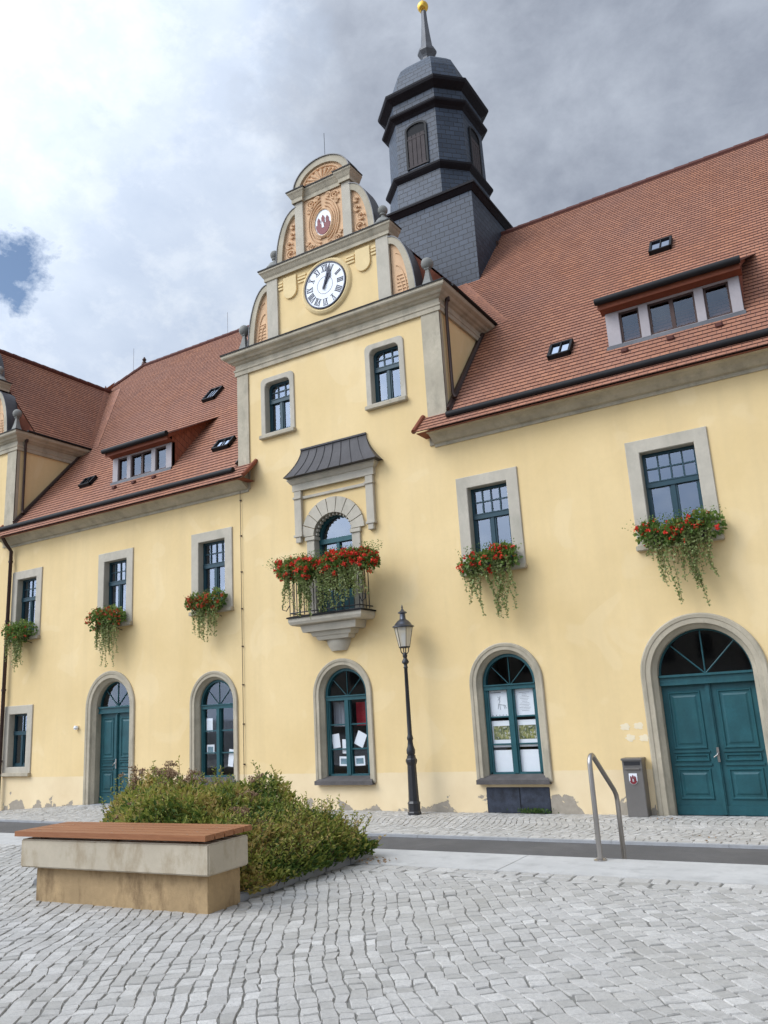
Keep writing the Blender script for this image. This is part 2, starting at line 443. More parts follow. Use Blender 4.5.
def up_window(cx, hw, zb, zt, band, ztr, nx, nz, rr=0, curtain=None):
    f = MB()
    ring_prof(f, rect(cx, hw, zb, zt, rr), [(-.055, .15), (.03, .15), (.03, .24), (-.055, .24)])
    # sashes
    f.box(cx-.035, cx+.035, .135, .2, zb+.02, ztr)
    f.box(cx-hw+.03, cx+hw-.03, .115, .2, ztr-.045, ztr+.045)
    f.box(cx-hw+.03, cx+hw-.03, .105, .16, ztr+.045, ztr+.065)
    for s in (-1, 1):
        a, b = (cx-hw+.05, cx-.035) if s < 0 else (cx+.035, cx+hw-.05)
        bars(f, .155, .2, [(a, a+.035, zb+.05, ztr-.045), (b-.035, b, zb+.05, ztr-.045), (a, b, zb+.05, zb+.1)])
    for k in range(1, nx):
        x = cx-hw+.05+(2*hw-.1)*k/nx; f.box(x-.013, x+.013, .16, .195, ztr+.04, zt-.04)
    for k in range(1, nz):
        z = ztr+(zt-ztr)*k/nz+.01; f.box(cx-hw+.04, cx+hw-.04, .162, .193, z-.013, z+.013)
    win = f.build('window', 'teal_dark', hall)
    pane_rect(cx-hw+.02, cx+hw-.02, zb+.02, zt-.02, .185).build('pane', 'glass', win)
    g = MB()
    b = band
    ring_prof(g, rect(cx, hw, zb, zt, rr), [(0, .24), (0, -.022), (.012, -.035), (b-.012, -.035), (b, -.022), (b, .04), (b-.02, .05)])
    g.build('surround', 'stone_pale', win, bevel=0)
    s_ = MB(); s_.box(cx-hw-b-.02, cx+hw+b+.02, -.11, .12, zb-b-.005, zb-b+.09)
    s_.build('sill', 'stone', win, bevel=.012)
    if curtain:
        c = MB(); z1 = zb+(ztr-zb)*curtain; n = 26
        c.strip([[(cx-hw+2*hw*k/n, .32+.02*math.sin(k*1.9), z) for z in (zb, z1)] for k in range(n+1)])
        c.build('curtain', 'curtain', win)
    return win
for i, (cx, hw) in enumerate(up_w):
    up_window(cx, hw, 4.86, 6.45, .25, 5.83, 4, 2, curtain=[None, .8, .45, None, None][i])
for cx in uc_w: up_window(cx, .385, 8.88, 10.21, .14, 9.72, 3, 2, .13)
up_window(-21.42, .4, 1.06, 2.52, .24, 1.98, 2, 1)

SURR = [(0, .26), (0, .10), (.05, .03), (.06, .0), (.07, -.022), (.135, -.026), (.145, -.04), (.19, -.048), (.21, -.03), (.21, .03)]
def arched_window(cx, h, z0, zs, ci):
    f = MB(); y = .2
    ring_prof(f, arch(cx, h, z0+.0, zs, 20), [(-.06, y-.05), (.03, y-.05), (.03, y+.05), (-.06, y+.05)])
    f.box(cx-h+.03, cx+h-.03, y-.05, y+.05, z0+.02, z0+.1)
    f.box(cx-.045, cx+.045, y-.065, y+.04, z0+.08, zs-.12)
    f.box(cx-h+.02, cx+h-.02, y-.07, y+.04, zs-.13, zs-.03); f.box(cx-h+.02, cx+h-.02, y-.095, y-.02, zs-.05, zs-.025)
    for k in (1, 2):
        z = z0+.1+(zs-.13-z0-.1)*k/3; f.box(cx-h+.05, cx+h-.05, y-.02, y+.03, z-.014, z+.014)
    for s in (-1, 1):
        a, b = sorted((cx+s*.045, cx+s*(h-.06)))
        bars(f, y-.035, y+.03, [(a, a+.03, z0+.1, zs-.13), (b-.03, b, z0+.1, zs-.13)])
    for a in (42, 90, 138):
        t = math.radians(a); r = h-.02
        f.tube([(cx+.03*math.cos(t), y, zs-.03), (cx+r*math.cos(t), y, zs+r*math.sin(t))], .009, 6)
    win = f.build('window', 'teal', hall)
    p = MB(); pts = arch(cx, h-.03, z0+.05, zs, 20)(0)
    p.add([(x, y+.01, z) for x, z in pts], [tuple(range(len(pts)))]); p.build('pane', 'glass_low', win)
    g = MB(); ring_prof(g, arch(cx, h, z0-.06, zs, 28), SURR, closed=False); g.build('surround', 'stone', win)
    s_ = MB()
    s_.add([(cx-h-.18, -.13, z0-.1), (cx+h+.18, -.13, z0-.1), (cx+h+.18, -.13, z0-.02), (cx-h-.18, -.13, z0-.02),
            (cx-h-.18, .2, z0-.1), (cx+h+.18, .2, z0-.1), (cx+h-.0, .2, z0+.08), (cx-h+.0, .2, z0+.08)],
           [(0, 1, 2, 3), (3, 2, 6, 7), (0, 3, 7, 4), (1, 5, 6, 2), (0, 4, 5, 1)])
    s_.build('sill', 'slate_sill', win)
    if ci == 1:
        MB().box(cx+.08, cx+.46, .4, .44, 1.75, 2.25).build('red_hanging', 'red_cloth', win)
        c = MB(); c.strip([[(cx-.5+.36*k/12, .36+.012*math.sin(k*2), z) for z in (1.75, 2.28)] for k in range(13)]); c.build('curtain', 'curtain', win)
    return win
for i, a in enumerate(ARW): arched_window(*a, i)
MB().box(-6.95, -5.67, -.012, .02, .03, .5).build('cellar_slab', 'slate_blue', hall, bevel=.01)
mx = MB(); mx.box(-6.27, -6.29+.03, -.02, -.01, .04, .49); mx.build('cellar_slab_joint', 'metal_dark', hall)

def panelled(mb, x0, x1, z0, z1, y, d=.02, raised=True):
    # moulding frame + raised field
    ring_prof(mb, lambda o: [(x0-o, z0-o), (x0-o, z1+o), (x1+o, z1+o), (x1+o, z0-o)],
              [(0, y), (-.012, y-d), (-.03, y-d), (-.05, y+.004), (-.05, y+.01), (0, y+.01)])
    if raised and x1-x0 > .2:
        a = .075
        mb.add([(x0+a, y, z0+a), (x1-a, y, z0+a), (x1-a, y, z1-a), (x0+a, y, z1-a),
                (x0+a+.03, y-.014, z0+a+.03), (x1-a-.03, y-.014, z0+a+.03), (x1-a-.03, y-.014, z1-a-.03), (x0+a+.03, y-.014, z1-a-.03)],
               [(4, 5, 6, 7), (0, 1, 5, 4), (1, 2, 6, 5), (2, 3, 7, 6), (3, 0, 4, 7)])

def double_door(cx, h, z0, zs, outer):
    y = .26; ztr = zs+.0
    root = MB(); k = outer-h
    prof = [(o*k/.21, yy+(.06 if yy > .2 else 0)) for o, yy in SURR]
    ring_prof(root, arch(cx, h, z0-.02, zs, 30), prof, closed=False)
    door = root.build('door_surround', 'stone', hall)
    f = MB()
    ring_prof(f, arch(cx, h, ztr, zs, 24), [(-.03, y-.03), (.03, y-.03), (.03, y+.04), (-.03, y+.04)])
    f.box(cx-h+.01, cx+h-.01, y-.08, y+.04, ztr-.12, ztr); f.box(cx-h+.01, cx+h-.01, y-.12, y, ztr-.02, ztr+.02)
    f.box(cx-h+.01, cx+h-.01, y-.1, y, ztr-.16, ztr-.12)
    for a in (45, 90, 135):
        t = math.radians(a); r = h-.02
        f.tube([(cx, y, ztr+.01), (cx+r*math.cos(t), y, zs+r*math.sin(t))], .014, 6)
    f.build('fanlight_frame', 'teal', door)
    p = MB(); pts = arch(cx, h-.03, ztr, zs, 20)(0)
    p.add([(x, y+.01, z) for x, z in pts], [tuple(range(len(pts)))]); p.build('fanlight_pane', 'glass_low', door)
    for s in (-1, 1):
        l = MB(); a, b = (cx-h+.005, cx-.004) if s < 0 else (cx+.004, cx+h-.005)
        l.box(a, b, y, y+.05, z0+.01, ztr-.16)
        H = ztr-.16-z0; pa, pb = (a+.09, b-.13) if s < 0 else (a+.13, b-.09)
        panelled(l, pa, pb, z0+H*.50, z0+H*.95, y)
        panelled(l, pa-.01, pb+.01, z0+H*.405, z0+H*.465, y, .025, False)
        l.box(pa-.03, pb+.03, y-.025, y, z0+H*.475, z0+H*.487)
        l.box(pa-.03, pb+.03, y-.025, y, z0+H*.375, z0+H*.39)
        panelled(l, pa, pb, z0+H*.12, z0+H*.355, y)
        l.box(a+.01, b-.01, y-.02, y, z0+.02, z0+H*.075)
        l.build('door_leaf', 'teal', door)
    q = MB(); q.box(cx-.045, cx+.045, y-.035, y, z0+.03, ztr-.16); q.box(cx-.025, cx+.025, y-.05, y-.03, z0+.03, ztr-.2)
    q.build('astragal', 'teal', door)
    hd = MB(); zz = z0+1.02; hd.box(cx+.005, cx+.045, y-.062, y-.05, zz-.14, zz+.1)
    hd.tube([(cx+.025, y-.06, zz), (cx+.025, y-.1, zz), (cx+.02, y-.11, zz-.02), (cx-.04, y-.11, zz-.06)], .011, 8)
    hd.build('handle', 'steel', door)
    st = MB(); st.box(cx-h-.02, cx+h+.02, -.06, .3, z0-.12, z0+.005); st.build('threshold', 'kerb', door, bevel=.01)
    return door
double_door(-17.6, .66, .08, 2.53, .94)
double_door(-2.70, .79, 0.0, 2.35, 1.05)

# ---- bays: pilasters, main cornice, gable
def roof_z(y): return Z0+SL*y if y > 0 else Z0+.95*y
def bay(x0, x1, clock=True):
    cx = (x0+x1)/2-.05
    pl = MB()
    for a, b in ((x0-.012, x0+.36), (x1-.45, x1+.012)):
        pl = MB(); pl.box(a, b, -.035, .0, 7.55, 10.66); pl.build('pilaster', 'stone', hall, bevel=.006)
    sd = MB()
    for xx, s in ((x0, -1), (x1, 1)):
        a, b = sorted((xx, xx+s*.012)); sd = MB(); sd.box(a, b, -.034, .10, 7.6, 10.66); sd.build('pilaster_return', 'stone', hall, bevel=.004)
    c = MB()
    prof = [(0, 10.64), (.06, 10.64), (.06, 10.74), (.08, 10.76), (.08, 10.80), (.045, 10.82), (.045, 10.93), (.09, 10.95), (.12, 10.98), (.17, 11.0), (.21, 11.05), (.29, 11.09), (.31, 11.12), (.31, 11.19), (0, 11.21)]
    sweep(c, prof, [(x0, 3.0), (x0, 0), (x1, 0), (x1, 3.0)])
    cor = c.build('cornice', 'stone', hall)
    m = MB(); sweep(m, [(0, 11.213), (.31, 11.193), (.335, 11.185), (.335, 11.21), (0, 11.24)], [(x0, 3.1), (x0, 0), (x1, 0), (x1, 3.1)])
    m.build('flashing', 'metal_dark', cor)
    G = 11.2; yb = .34
    # wall of the gable
    e = lambda u: cx+u
    def q1(n=10, r0=1.84, w=.64, zb=G, h=1.7): return [(r0+w*math.cos(PI/2*k/n), zb+h*math.sin(PI/2*k/n)) for k in range(n+1)]
    g = MB(); g.xz([(e(-1.84), G), (e(1.84), G), (e(1.84), 13.1), (e(-1.84), 13.1)], 0, yb)
    gw = g.build('gable_wall', 'wall', hall)
    body = MB()
    for s in (-1, 1):
        sc = [(e(s*1.82), G)]+[(e(s*u), z) for u, z in q1()]
        body.xz(sc, .03, yb-.02)
        sc = [(e(s*.82), 13.3)]+[(e(s*u), z) for u, z in q1(10, .82, .67, 13.3, 1.47)]
        body.xz(sc, .03, yb-.02)
    body.xz([(e(-.85), 13.3), (e(.85), 13.3), (e(.85), 15.0), (e(-.85), 15.0)], .01, yb)
    n = 20
    body.xz([(e(-.86*math.cos(PI*k/n)), 15.22+0.640*math.sin(PI*k/n)) for k in range(n+1)], .01, yb)
    body.build('relief_field', 'salmon', gw)
    cop = MB(); cap = MB()
    for s in (-1, 1):
        for r0, w, zb, h in ((1.84, .64, G, 1.7), (.82, .67, 13.3, 1.47)):
            po = [(e(s*(r0+w*math.cos(PI/2*k/12))), zb+h*math.sin(PI/2*k/12)) for k in range(13)]
            pi_ = [(e(s*(r0+(w-.17)*math.cos(PI/2*k/12))), zb+(h-.17)*math.sin(PI/2*k/12)) for k in range(13)]
            cop.strip([[(a[0], -.05, a[1]), (a[0], yb+.03, a[1]), (b[0], yb+.03, b[1]), (b[0], -.05, b[1])] for a, b in zip(po, pi_)], closed=True)
            pi2 = [(e(s*(r0+(w-.2)*math.cos(PI/2*k/12))), zb+(h-.2)*math.sin(PI/2*k/12)) for k in range(13)]
            pcap = [(e(s*(r0+(w+.02)*math.cos(PI/2*k/12))), zb+(h+.02)*math.sin(PI/2*k/12)) for k in range(13)]
            cap.strip([[(a[0], -.07, a[1]), (a[0], yb+.06, a[1]), (b[0], yb+.06, b[1]), (b[0], -.07, b[1])] for a, b in zip(pcap, po)], closed=True)
    po = [(e(-.86*math.cos(PI*k/24)), 15.22+0.660*math.sin(PI*k/24)) for k in range(25)]
    pi_ = [(e(-.69*math.cos(PI*k/24)), 15.22+0.490*math.sin(PI*k/24)) for k in range(25)]
    cop.strip([[(a[0], -.06, a[1]), (a[0], yb+.03, a[1]), (b[0], yb+.03, b[1]), (b[0], -.06, b[1])] for a, b in zip(po, pi_)], closed=True)
    pc = [(e(-.885*math.cos(PI*k/24)), 15.22+0.685*math.sin(PI*k/24)) for k in range(25)]
    cap.strip([[(a[0], -.09, a[1]), (a[0], yb+.06, a[1]), (b[0], yb+.06, b[1]), (b[0], -.09, b[1])] for a, b in zip(pc, po)], closed=True)
    cop.build('coping', 'stone', gw); cap.build('coping_sheet', 'lead', gw)
    ps = MB()
    for s in (-1, 1):
        a, b = sorted((e(s*1.49), e(s*1.84))); ps = MB(); ps.box(a, b, -.06, yb+.01, G, 13.02); ps.build('gable_pilaster', 'stone_pale', gw, bevel=.008)
        a, b = sorted((e(s*.6), e(s*.86))); ps = MB(); ps.box(a, b, -.06, yb+.01, 13.3, 14.93); ps.build('gable_pilaster', 'stone_pale', gw, bevel=.008)
    tc = MB()
    sweep(tc, [(0, 12.98), (.03, 12.98), (.03, 13.06), (.06, 13.1), (.1, 13.17), (.13, 13.2), (.13, 13.26), (0, 13.31)], [(e(-1.86), yb), (e(-1.86), -.06), (e(1.86), -.06), (e(1.86), yb)])
    sweep(tc, [(0, 14.87), (.02, 14.87), (.02, 14.97), (.04, 15.0), (.08, 15.08), (.11, 15.12), (.11, 15.17), (0, 15.21)],
          [(e(-.88), yb), (e(-.88), -.1), (e(-.58), -.1), (e(-.58), -.02), (e(.58), -.02), (e(.58), -.1), (e(.88), -.1), (e(.88), yb)])
    tc.build('gable_cornice', 'stone', gw)
    ts = MB()
    sweep(ts, [(0, 13.312), (.13, 13.262), (.15, 13.25), (.15, 13.28), (0, 13.335)], [(e(-1.86), yb+.02), (e(-1.86), -.06), (e(1.86), -.06), (e(1.86), yb+.02)])
    sweep(ts, [(0, 15.212), (.11, 15.172), (.13, 15.16), (.13, 15.19), (0, 15.235)],
          [(e(-.88), yb), (e(-.88), -.1), (e(-.58), -.1), (e(-.58), -.02), (e(.58), -.02), (e(.58), -.1), (e(.88), -.1), (e(.88), yb)])
    ts.build('cornice_sheet', 'metal_dark', gw)
    # ball finials
    for u, zb, r, hp in ((-1.66, 13.3, .125, .36), (1.66, 13.3, .125, .36), (-2.74, 11.2, .145, .62), (2.74, 11.2, .145, .62)):
        y = .1; f = MB()
        f.lathe((e(u), y, zb), [(.26, 0), (.26, .06), (.22, .1), (.16, .2), (.1, hp*.6), (.06, hp-.08), (.055, hp-.04), (.085, hp-.02), (.085, hp+.01)], 4 if zb < 12 else 12, PI/4)
        n2 = 8; f.lathe((e(u), y, zb+hp+r*.9), [(r*math.sin(PI*k/n2), -r*math.cos(PI*k/n2)) for k in range(n2+1)], 16)
        f.build('ball_finial', 'stone_dark', gw, smooth=True)
    # relief ornament
    o = MB(); yr = -.01
    def arc(cu, cz, ru, rz, a0, a1, r=.02, y=yr, n=14): o.tube([(e(cu+ru*math.cos(math.radians(a0+(a1-a0)*k/n))), y, cz+rz*math.sin(math.radians(a0+(a1-a0)*k/n))) for k in range(n+1)], r, 6)
    for s in (-1, 1):
        for k, (ru, rz) in enumerate(((.34, .46), (.40, .56), (.46, .66))):
            arc(0, 14.05, ru*s, rz, -75, 80, .022)
        for (cu, cz, r) in ((s*.36, 14.70, .12), (s*.42, 14.52, .07), (s*.40, 13.47, .10), (s*.2, 13.42, .07), (s*.5, 13.62, .05), (s*.17, 14.78, .07)):
            arc(cu, cz, r, r*.8, 0, 300, .024, n=12); arc(cu, cz, r*.45, r*.4, 60, 380, .02, n=8)
        for (cu, cz, r) in ((s*1.06, 13.52, .12), (s*1.1, 13.8, .09), (s*1.0, 14.05, .075), (s*.98, 14.3, .06)):
            arc(cu, cz, r, r, 0, 320, .022, n=12); arc(cu, cz, r*.5, r*.5, 60, 300, .018, n=8)
        for k in range(3):
            arc(s*1.96, G+.12, s*(.36-.1*k), 1.15-.32*k, 0, 88, .014, .02)
        for k in range(6):
            o.tube([(e(s*1.97), .02, 11.42+.09*k), (e(s*(2.28-.02*k)), .02, 11.42+.09*k)], .012, 5)
    for k in range(9):
        t = math.radians(15+150*k/8); o.tube([(e(.1*math.cos(t)), 0, 15.26+.06*math.sin(t)), (e(.5*math.cos(t)), -.02, 15.24+.33*math.sin(t))], [.02, .042], 6)
    arc(0, 15.24, .58, .40, 5, 175, .025, -.01)
    o.build('relief_ornament', 'salmon', gw, smooth=True)
    # yellow aprons beside the clock
    for s in (-1, 1):
        ap = MB(); c0 = e(s*1.1); pts = [(c0-.21, 12.9), (c0+.21, 12.9)]+[(c0+.21*math.cos(PI*k/12), 12.5-.21*math.sin(PI*k/12)) for k in range(13)]
        ap.xz(pts, -.05, 0)
        for a, b in ((e(s*.6), e(s*.86)), (e(s*1.33), e(s*1.48))):
            a, b = sorted((a, b))
            for k in range(3): ap.box(a, b, -.03-.01*(k % 2), 0, 12.62+.085*k, 12.68+.085*k)
        ap.build('apron', 'yellow_trim', gw, bevel=.01)
    return cx, gw
ccx, gw = bay(RL, RR, True)
bay(LL, LR, False)

# clock
ck = MB(); CZ = 12.27
disc = lambda mb, r, y, cz=CZ, cx=ccx, n=48, rz=None: mb.xz([(cx+r*math.cos(2*PI*k/n), cz+(rz or r)*math.sin(2*PI*k/n)) for k in range(n)], y, 0)
disc(ck, .585, -.075)
clock = ck.build('clock', 'white', hall)
rr_ = MB(); circ = lambda r: [(ccx+r*math.cos(2*PI*k/48), CZ+r*math.sin(2*PI*k/48)) for k in range(48)]
ring_prof(rr_, lambda o: circ(.585+o), [(0, 0), (0, -.095), (.03, -.095), (.03, 0)]); rr_.build('rim', 'navy', clock)
r2 = MB(); ring_prof(r2, lambda o: circ(.62+o), [(0, 0), (0, -.06), (.05, -.08), (.1, -.05), (.14, 0)]); r2.build('moulded_ring', 'yellow_trim', clock)
nm = MB(); yn = -.079
def stroke(M3, x0, z0, x1, z1, wd):
    d = Vector((x1-x0, z1-z0)); n = Vector((-d.y, d.x)).normalized()*wd/2
    q = [(x0+n.x, z0+n.y), (x1+n.x, z1+n.y), (x1-n.x, z1-n.y), (x0-n.x, z0-n.y)]
    nm.add([M3(*p) for p in q], [(0, 1, 2, 3)])
NUM = ['XII', 'I', 'II', 'III', 'IIII', 'V', 'VI', 'VII', 'VIII', 'IX', 'X', 'XI']
for i, s in enumerate(NUM):
    th = -2*PI*i/12
    wds = {'I': .042, 'V': .1, 'X': .1}; tot = sum(wds[c] for c in s); x = -tot/2; H = .085
    def M3(a, b, th=th):
        a2, b2 = a, b+.455
        return (ccx+a2*math.cos(th)-b2*math.sin(th), yn, CZ+a2*math.sin(th)+b2*math.cos(th))
    for c in s:
        m_ = x+wds[c]/2
        if c == 'I': stroke(M3, m_, -H, m_, H, .027)
        if c == 'V': stroke(M3, m_-.032, H, m_, -H, .024); stroke(M3, m_+.032, H, m_, -H, .015)
        if c == 'X': stroke(M3, m_-.033, H, m_+.033, -H, .024); stroke(M3, m_+.033, H, m_-.033, -H, .015)
        x += wds[c]
    for b in (-H, H): stroke(M3, -tot/2, b, tot/2, b, .011)
for r in (.22, .225): pass
nm.build('numerals', 'navy', clock)
ir = MB(); ring_prof(ir, lambda o: circ(.225+o), [(0, -.078), (.008, -.078), (.008, -.07), (0, -.07)]); ir.build('inner_circle', 'navy', clock)
for L_, a, wd, yy in ((.36, 31, .062, -.1), (.56, 20, .045, -.115)):
    hd = MB(); t = math.radians(90-a); d = (math.cos(t), math.sin(t)); n = (-d[1], d[0])
    P = [(-.12, .01), (-.05, wd*.5), (0, wd*.45), (L_*.55, wd*.55), (L_*.68, wd), (L_, 0.002)]
    pts = [(ccx+p*d[0]+q*n[0], CZ+p*d[1]+q*n[1]) for p, q in P]+[(ccx+p*d[0]-q*n[0], CZ+p*d[1]-q*n[1]) for p, q in P[::-1]]
    hd.xz(pts, yy, yy+.01); hd.build('hand', 'navy', clock)

# town emblem: white oval with a three-towered red castle
def castle(mb, cx, cz, s, y, M=None):
    P = []
    bits = [(-.8, .8, -1.0, -.1), (-.78, -.38, -.1, .32), (.38, .78, -.1, .32), (-.2, .2, -.1, .55)]
    for i_, (a, b, c, d) in enumerate(bits): mb.box(cx+a*s, cx+b*s, y-.006-.0011*i_, y, cz+c*s, cz+d*s)
    for a, d in ((-.58, .32), (.58, .32), (0, .55)):
        w2 = .24 if a else .24
        mb.add([(cx+(a-w2)*s, y-.0115, cz+d*s), (cx+(a+w2)*s, y-.0115, cz+d*s), (cx+a*s, y-.0115, cz+(d+.42)*s)], [(0, 1, 2)])
em = MB(); ell = lambda a, b, c, d: [(ccx+a*math.cos(2*PI*k/32), 14.03+b*math.sin(2*PI*k/32)) for k in range(32)]
em.xz(ell(.25, .36, 0, 0), -.03, .01); emb = em.build('emblem', 'white', hall)
e2 = MB(); ring_prof(e2, lambda o: ell(.25+o, .36+o, 0, 0), [(0, 0), (0, -.05), (.025, -.06), (.06, -.03), (.06, 0)]); e2.build('emblem_ring', 'salmon', emb)
e3 = MB(); castle(e3, ccx, 14.03, .225, -.034)
e3.xz([(ccx+.215*math.cos(PI+PI*k/16), 13.99+.29*math.sin(PI+PI*k/16)) for k in range(17)], -.0475, -.031)
e3.build('castle_motif', 'maroon', emb)
e4 = MB(); e4.xz([(ccx-.03, 13.88), (ccx+.035, 13.88), (ccx+.02, 14.0), (ccx, 14.05), (ccx-.035, 13.98)], -.056, -.05); e4.build('gate_figure', 'white', emb)
rod = MB(); rod.tube([(ccx+.02, .15, 16.05), (ccx+.02, .15, 16.75)], .007, 6)
rod.build('lightning_rod', 'cast_iron', hall)

# ---- roofs
VL = math.sqrt(1+SL*SL); UY = (0, 1/VL, SL/VL)
YR = 7.2; VR = YR*VL
rf = MB()
# main front slope, cut by the two bays: drawn in (x, v) with v measured up the slope from the wall line
xl = -24.4
# strips between bays (up to the bay cornice height y=2.6), then the continuous upper slope
vb = 2.58*VL
courses(rf, (0, 0, Z0), (1, 0, 0), UY, [(RR+.02, 0), (WX1+.3, 0), (WX1+.3, VR), (CX+3.2, VR), (CX+3.2, vb*1.0), (RR+.02, vb)])
courses(rf, (0, 0, Z0), (1, 0, 0), UY, [(LR+.02, 0), (RL-.02, 0), (RL-.02, vb), (RL-.3, vb), (RL-.3, VR), (-24.45, VR), (-26.5, VR*.72), (LR+.02, vb*.9)])
courses(rf, (0, 0, Z0), (1, 0, 0), UY, [(CX-3.2, vb), (CX+3.2, vb), (CX+3.2, VR), (CX-3.2, VR)])
# sprocketed eaves
SE = math.sqrt(1+.9025)
for a, b in ((RR-.58, WX1+.3), (LL+5.4, RL+.55)):
    courses(rf, (0, -.5, Z0-.475), (1, 0, 0), (0, 1/SE, .95/SE), [(a, 0), (b, 0), (b, .5*SE), (a, .5*SE)])
roof = rf.build('roof', 'tile', hall)
hp = MB()   # hip end and rear slope
hp.add([(-24.45, YR, roof_z(YR)), (-31.5, 0, Z0), (-31.5, 14.4, Z0)], [(0, 1, 2)], [[(0, 8), (-7, 0), (7, 0)]])
hp.add([(-24.45, YR, roof_z(YR)), (WX1+.3, YR, roof_z(YR)), (WX1+.3, 14.9, Z0-.4), (-31.5, 14.9, Z0-.4)], [(0, 1, 2, 3)], [[(0, 11), (30, 11), (30, 0), (0, 0)]])
hp.add([(-24.45, YR, roof_z(YR)-.01), (-31.5, 0, Z0-.01), (-22, 0, Z0-.01), (-22, 2.58, Z0-.01+2.58*SL)], [(0, 1, 2, 3)], [[(0, 11), (-7, 0), (2, 0), (2, 4)]])
hp.build('rear_slope', 'tile', roof)
# ridge tiles
rd = MB()
def ridge(mb, A, B, r=.11, n=None):
    A, B = Vector(A), Vector(B); L = (B-A).length; n = n or max(1, int(L/.4)); d = (B-A)/n
    for k in range(n):
        p, q = A+d*k, A+d*(k+1.06); mb.tube([p, q], [r, r*.86], 8)
ridge(rd, (-24.45, YR, roof_z(YR)), (WX1+.3, YR, roof_z(YR)))
ridge(rd, (-24.45, YR, roof_z(YR)), (-31.5, 0, Z0))
rd.build('ridge_tiles', 'tile_new', roof, smooth=True)
fin = MB(); fin.lathe((-24.45, YR, roof_z(YR)+.05), [(.12, 0), (.1, .12), (.05, .16), (.09, .24), (.02, .36)], 10)
for x in (-25.1, -19.8): fin.tube([(x, YR, roof_z(YR)-.3), (x, YR, roof_z(YR)+1.0)], .006, 5)
fin.build('roof_finial', 'copper_brown', roof, smooth=True)
# bay roofs, ridge running back
def bay_roof(cx, z_r=15.25):
    b = MB(); H = 3.3; ze = 11.22; sl = (z_r-ze)/H; LV = math.sqrt(H*H+(z_r-ze)**2)
    yr = (z_r-Z0)/SL; ye = (ze-Z0)/SL
    for s in (1, -1):
        # u along -s*y , v up the slope
        O = (cx+s*H, 0, ze); U = (0, s, 0); V = (-s*H, 0, z_r-ze)
        P = [(s*.36, 0), (s*ye, 0), (s*yr, LV), (s*.36, LV)]
        if s < 0: P = P[::-1]
        courses(b, O, U, V, P, uo=.07)
    r_ = b.build('bay_roof', 'tile', hall)
    t = MB(); ridge(t, (cx, .36, z_r), (cx, yr+.1, z_r), .12)
    t.build('ridge_tiles', 'tile_new', r_, smooth=True)
    for s in (1, -1):
        gt = MB(); gt.tube([(cx+s*(H-.02), .1, ze+.01), (cx+s*(H-.02), ye+.1, ze+.01), (cx+s*(H-.02), ye+.12, ze+.01), (cx+s*(H-.02), ye+.6, ze+.02)], [.035, .035, .07, .07], 8); gt.build('gutter', 'metal_dark', r_, smooth=True)
    ge = MB(); ge.add([(cx-H, .37, ze-.05), (cx+H, .37, ze-.05), (cx, .37, z_r-.03)], [(0, 1, 2)]); ge.build('gable_end', 'red_tile_under', r_)
    for s in (1, -1):
        vl = MB(); a, c_ = Vector((cx+s*H, ye, ze+.035)), Vector((cx, yr, z_r+.035)); n = 30
        for k in range(n):
            p, q = a.lerp(c_, k/n), a.lerp(c_, (k+1)/n); wd = .30+.35*(k/n)
            for (o1, o2, u0, u1) in ((Vector((s*wd, 0, 0)), Vector((0, 0, -.035)), 0, .4), (Vector((0, 0, -.035)), Vector((-s*wd*.45, 0, wd*.45*(z_r-ze)/H)), .4, .7)):
                vl.add([p+o1, q+o1, q+o2, p+o2], [(0, 1, 2, 3)], [[(u0, k*.15+.01), (u0, k*.15+.15), (u1, k*.15+.15), (u1, k*.15+.01)]])
        vl.build('valley', 'tile', r_)
bay_roof((RL+RR)/2); bay_roof((LL+LR)/2)

# eaves: stone cornice, gutter on the tiles, verge ends
def eaves(a, b, ga, gb):
    c = MB()
    sweep(c, [(0, 7.5), (.03, 7.5), (.03, 7.56), (.1, 7.58), (.2, 7.66), (.3, 7.72), (.42, 7.72), (.42, 7.745), (0, 8.0)], [(a, .3), (a, 0), (b, 0), (b, .3)] if False else [(a+.25, 0), (b-.25, 0)])
    c.build('eaves_cornice', 'stone', hall)
    bd = MB(); bd.box(a+.05, b-.05, -.47, -.02, 7.725, 7.738); bd.build('soffit_tiles', 'red_tile_under', hall)
    g = MB(); y, z = -.26, roof_z(-.26)+.085
    g.tube([(ga, y, z), (gb, y, z)], .075, 10)
    n = int((gb-ga)/.9)
    for k in range(n+1):
        pass
    g.build('gutter', 'metal_dark', hall, smooth=True)
    e = MB()
    for x in (a, b): e.tube([(x, -.5, 7.78), (x, 0, roof_z(0)+.03)], .055, 8)
    e.build('verge', 'red_tile_under', hall, smooth=True)
eaves(RR-.58, WX1+.3, RR+.12, WX1+.2)
eaves(LL+5.4, RL+.55, -22.4, RL+.02)
for x, s in ((RR, 1), (RL, -1), (LR, 1)):
    fl = MB()   # flashing where slopes meet the flanks
    fl.add([(x+s*.015, -.05, roof_z(0)+.1), (x+s*.015, 2.6, roof_z(2.6)+.14), (x+s*.12, 2.6, roof_z(2.6)+.05), (x+s*.12, -.05, roof_z(0)+.0)], [(0, 1, 2, 3)])
    fl.tube([(x+s*.06, -.05, roof_z(0)+.06), (x+s*.06, 2.6, roof_z(2.6)+.08)], .04, 6); fl.build('wall_flashing', 'copper_brown', hall)

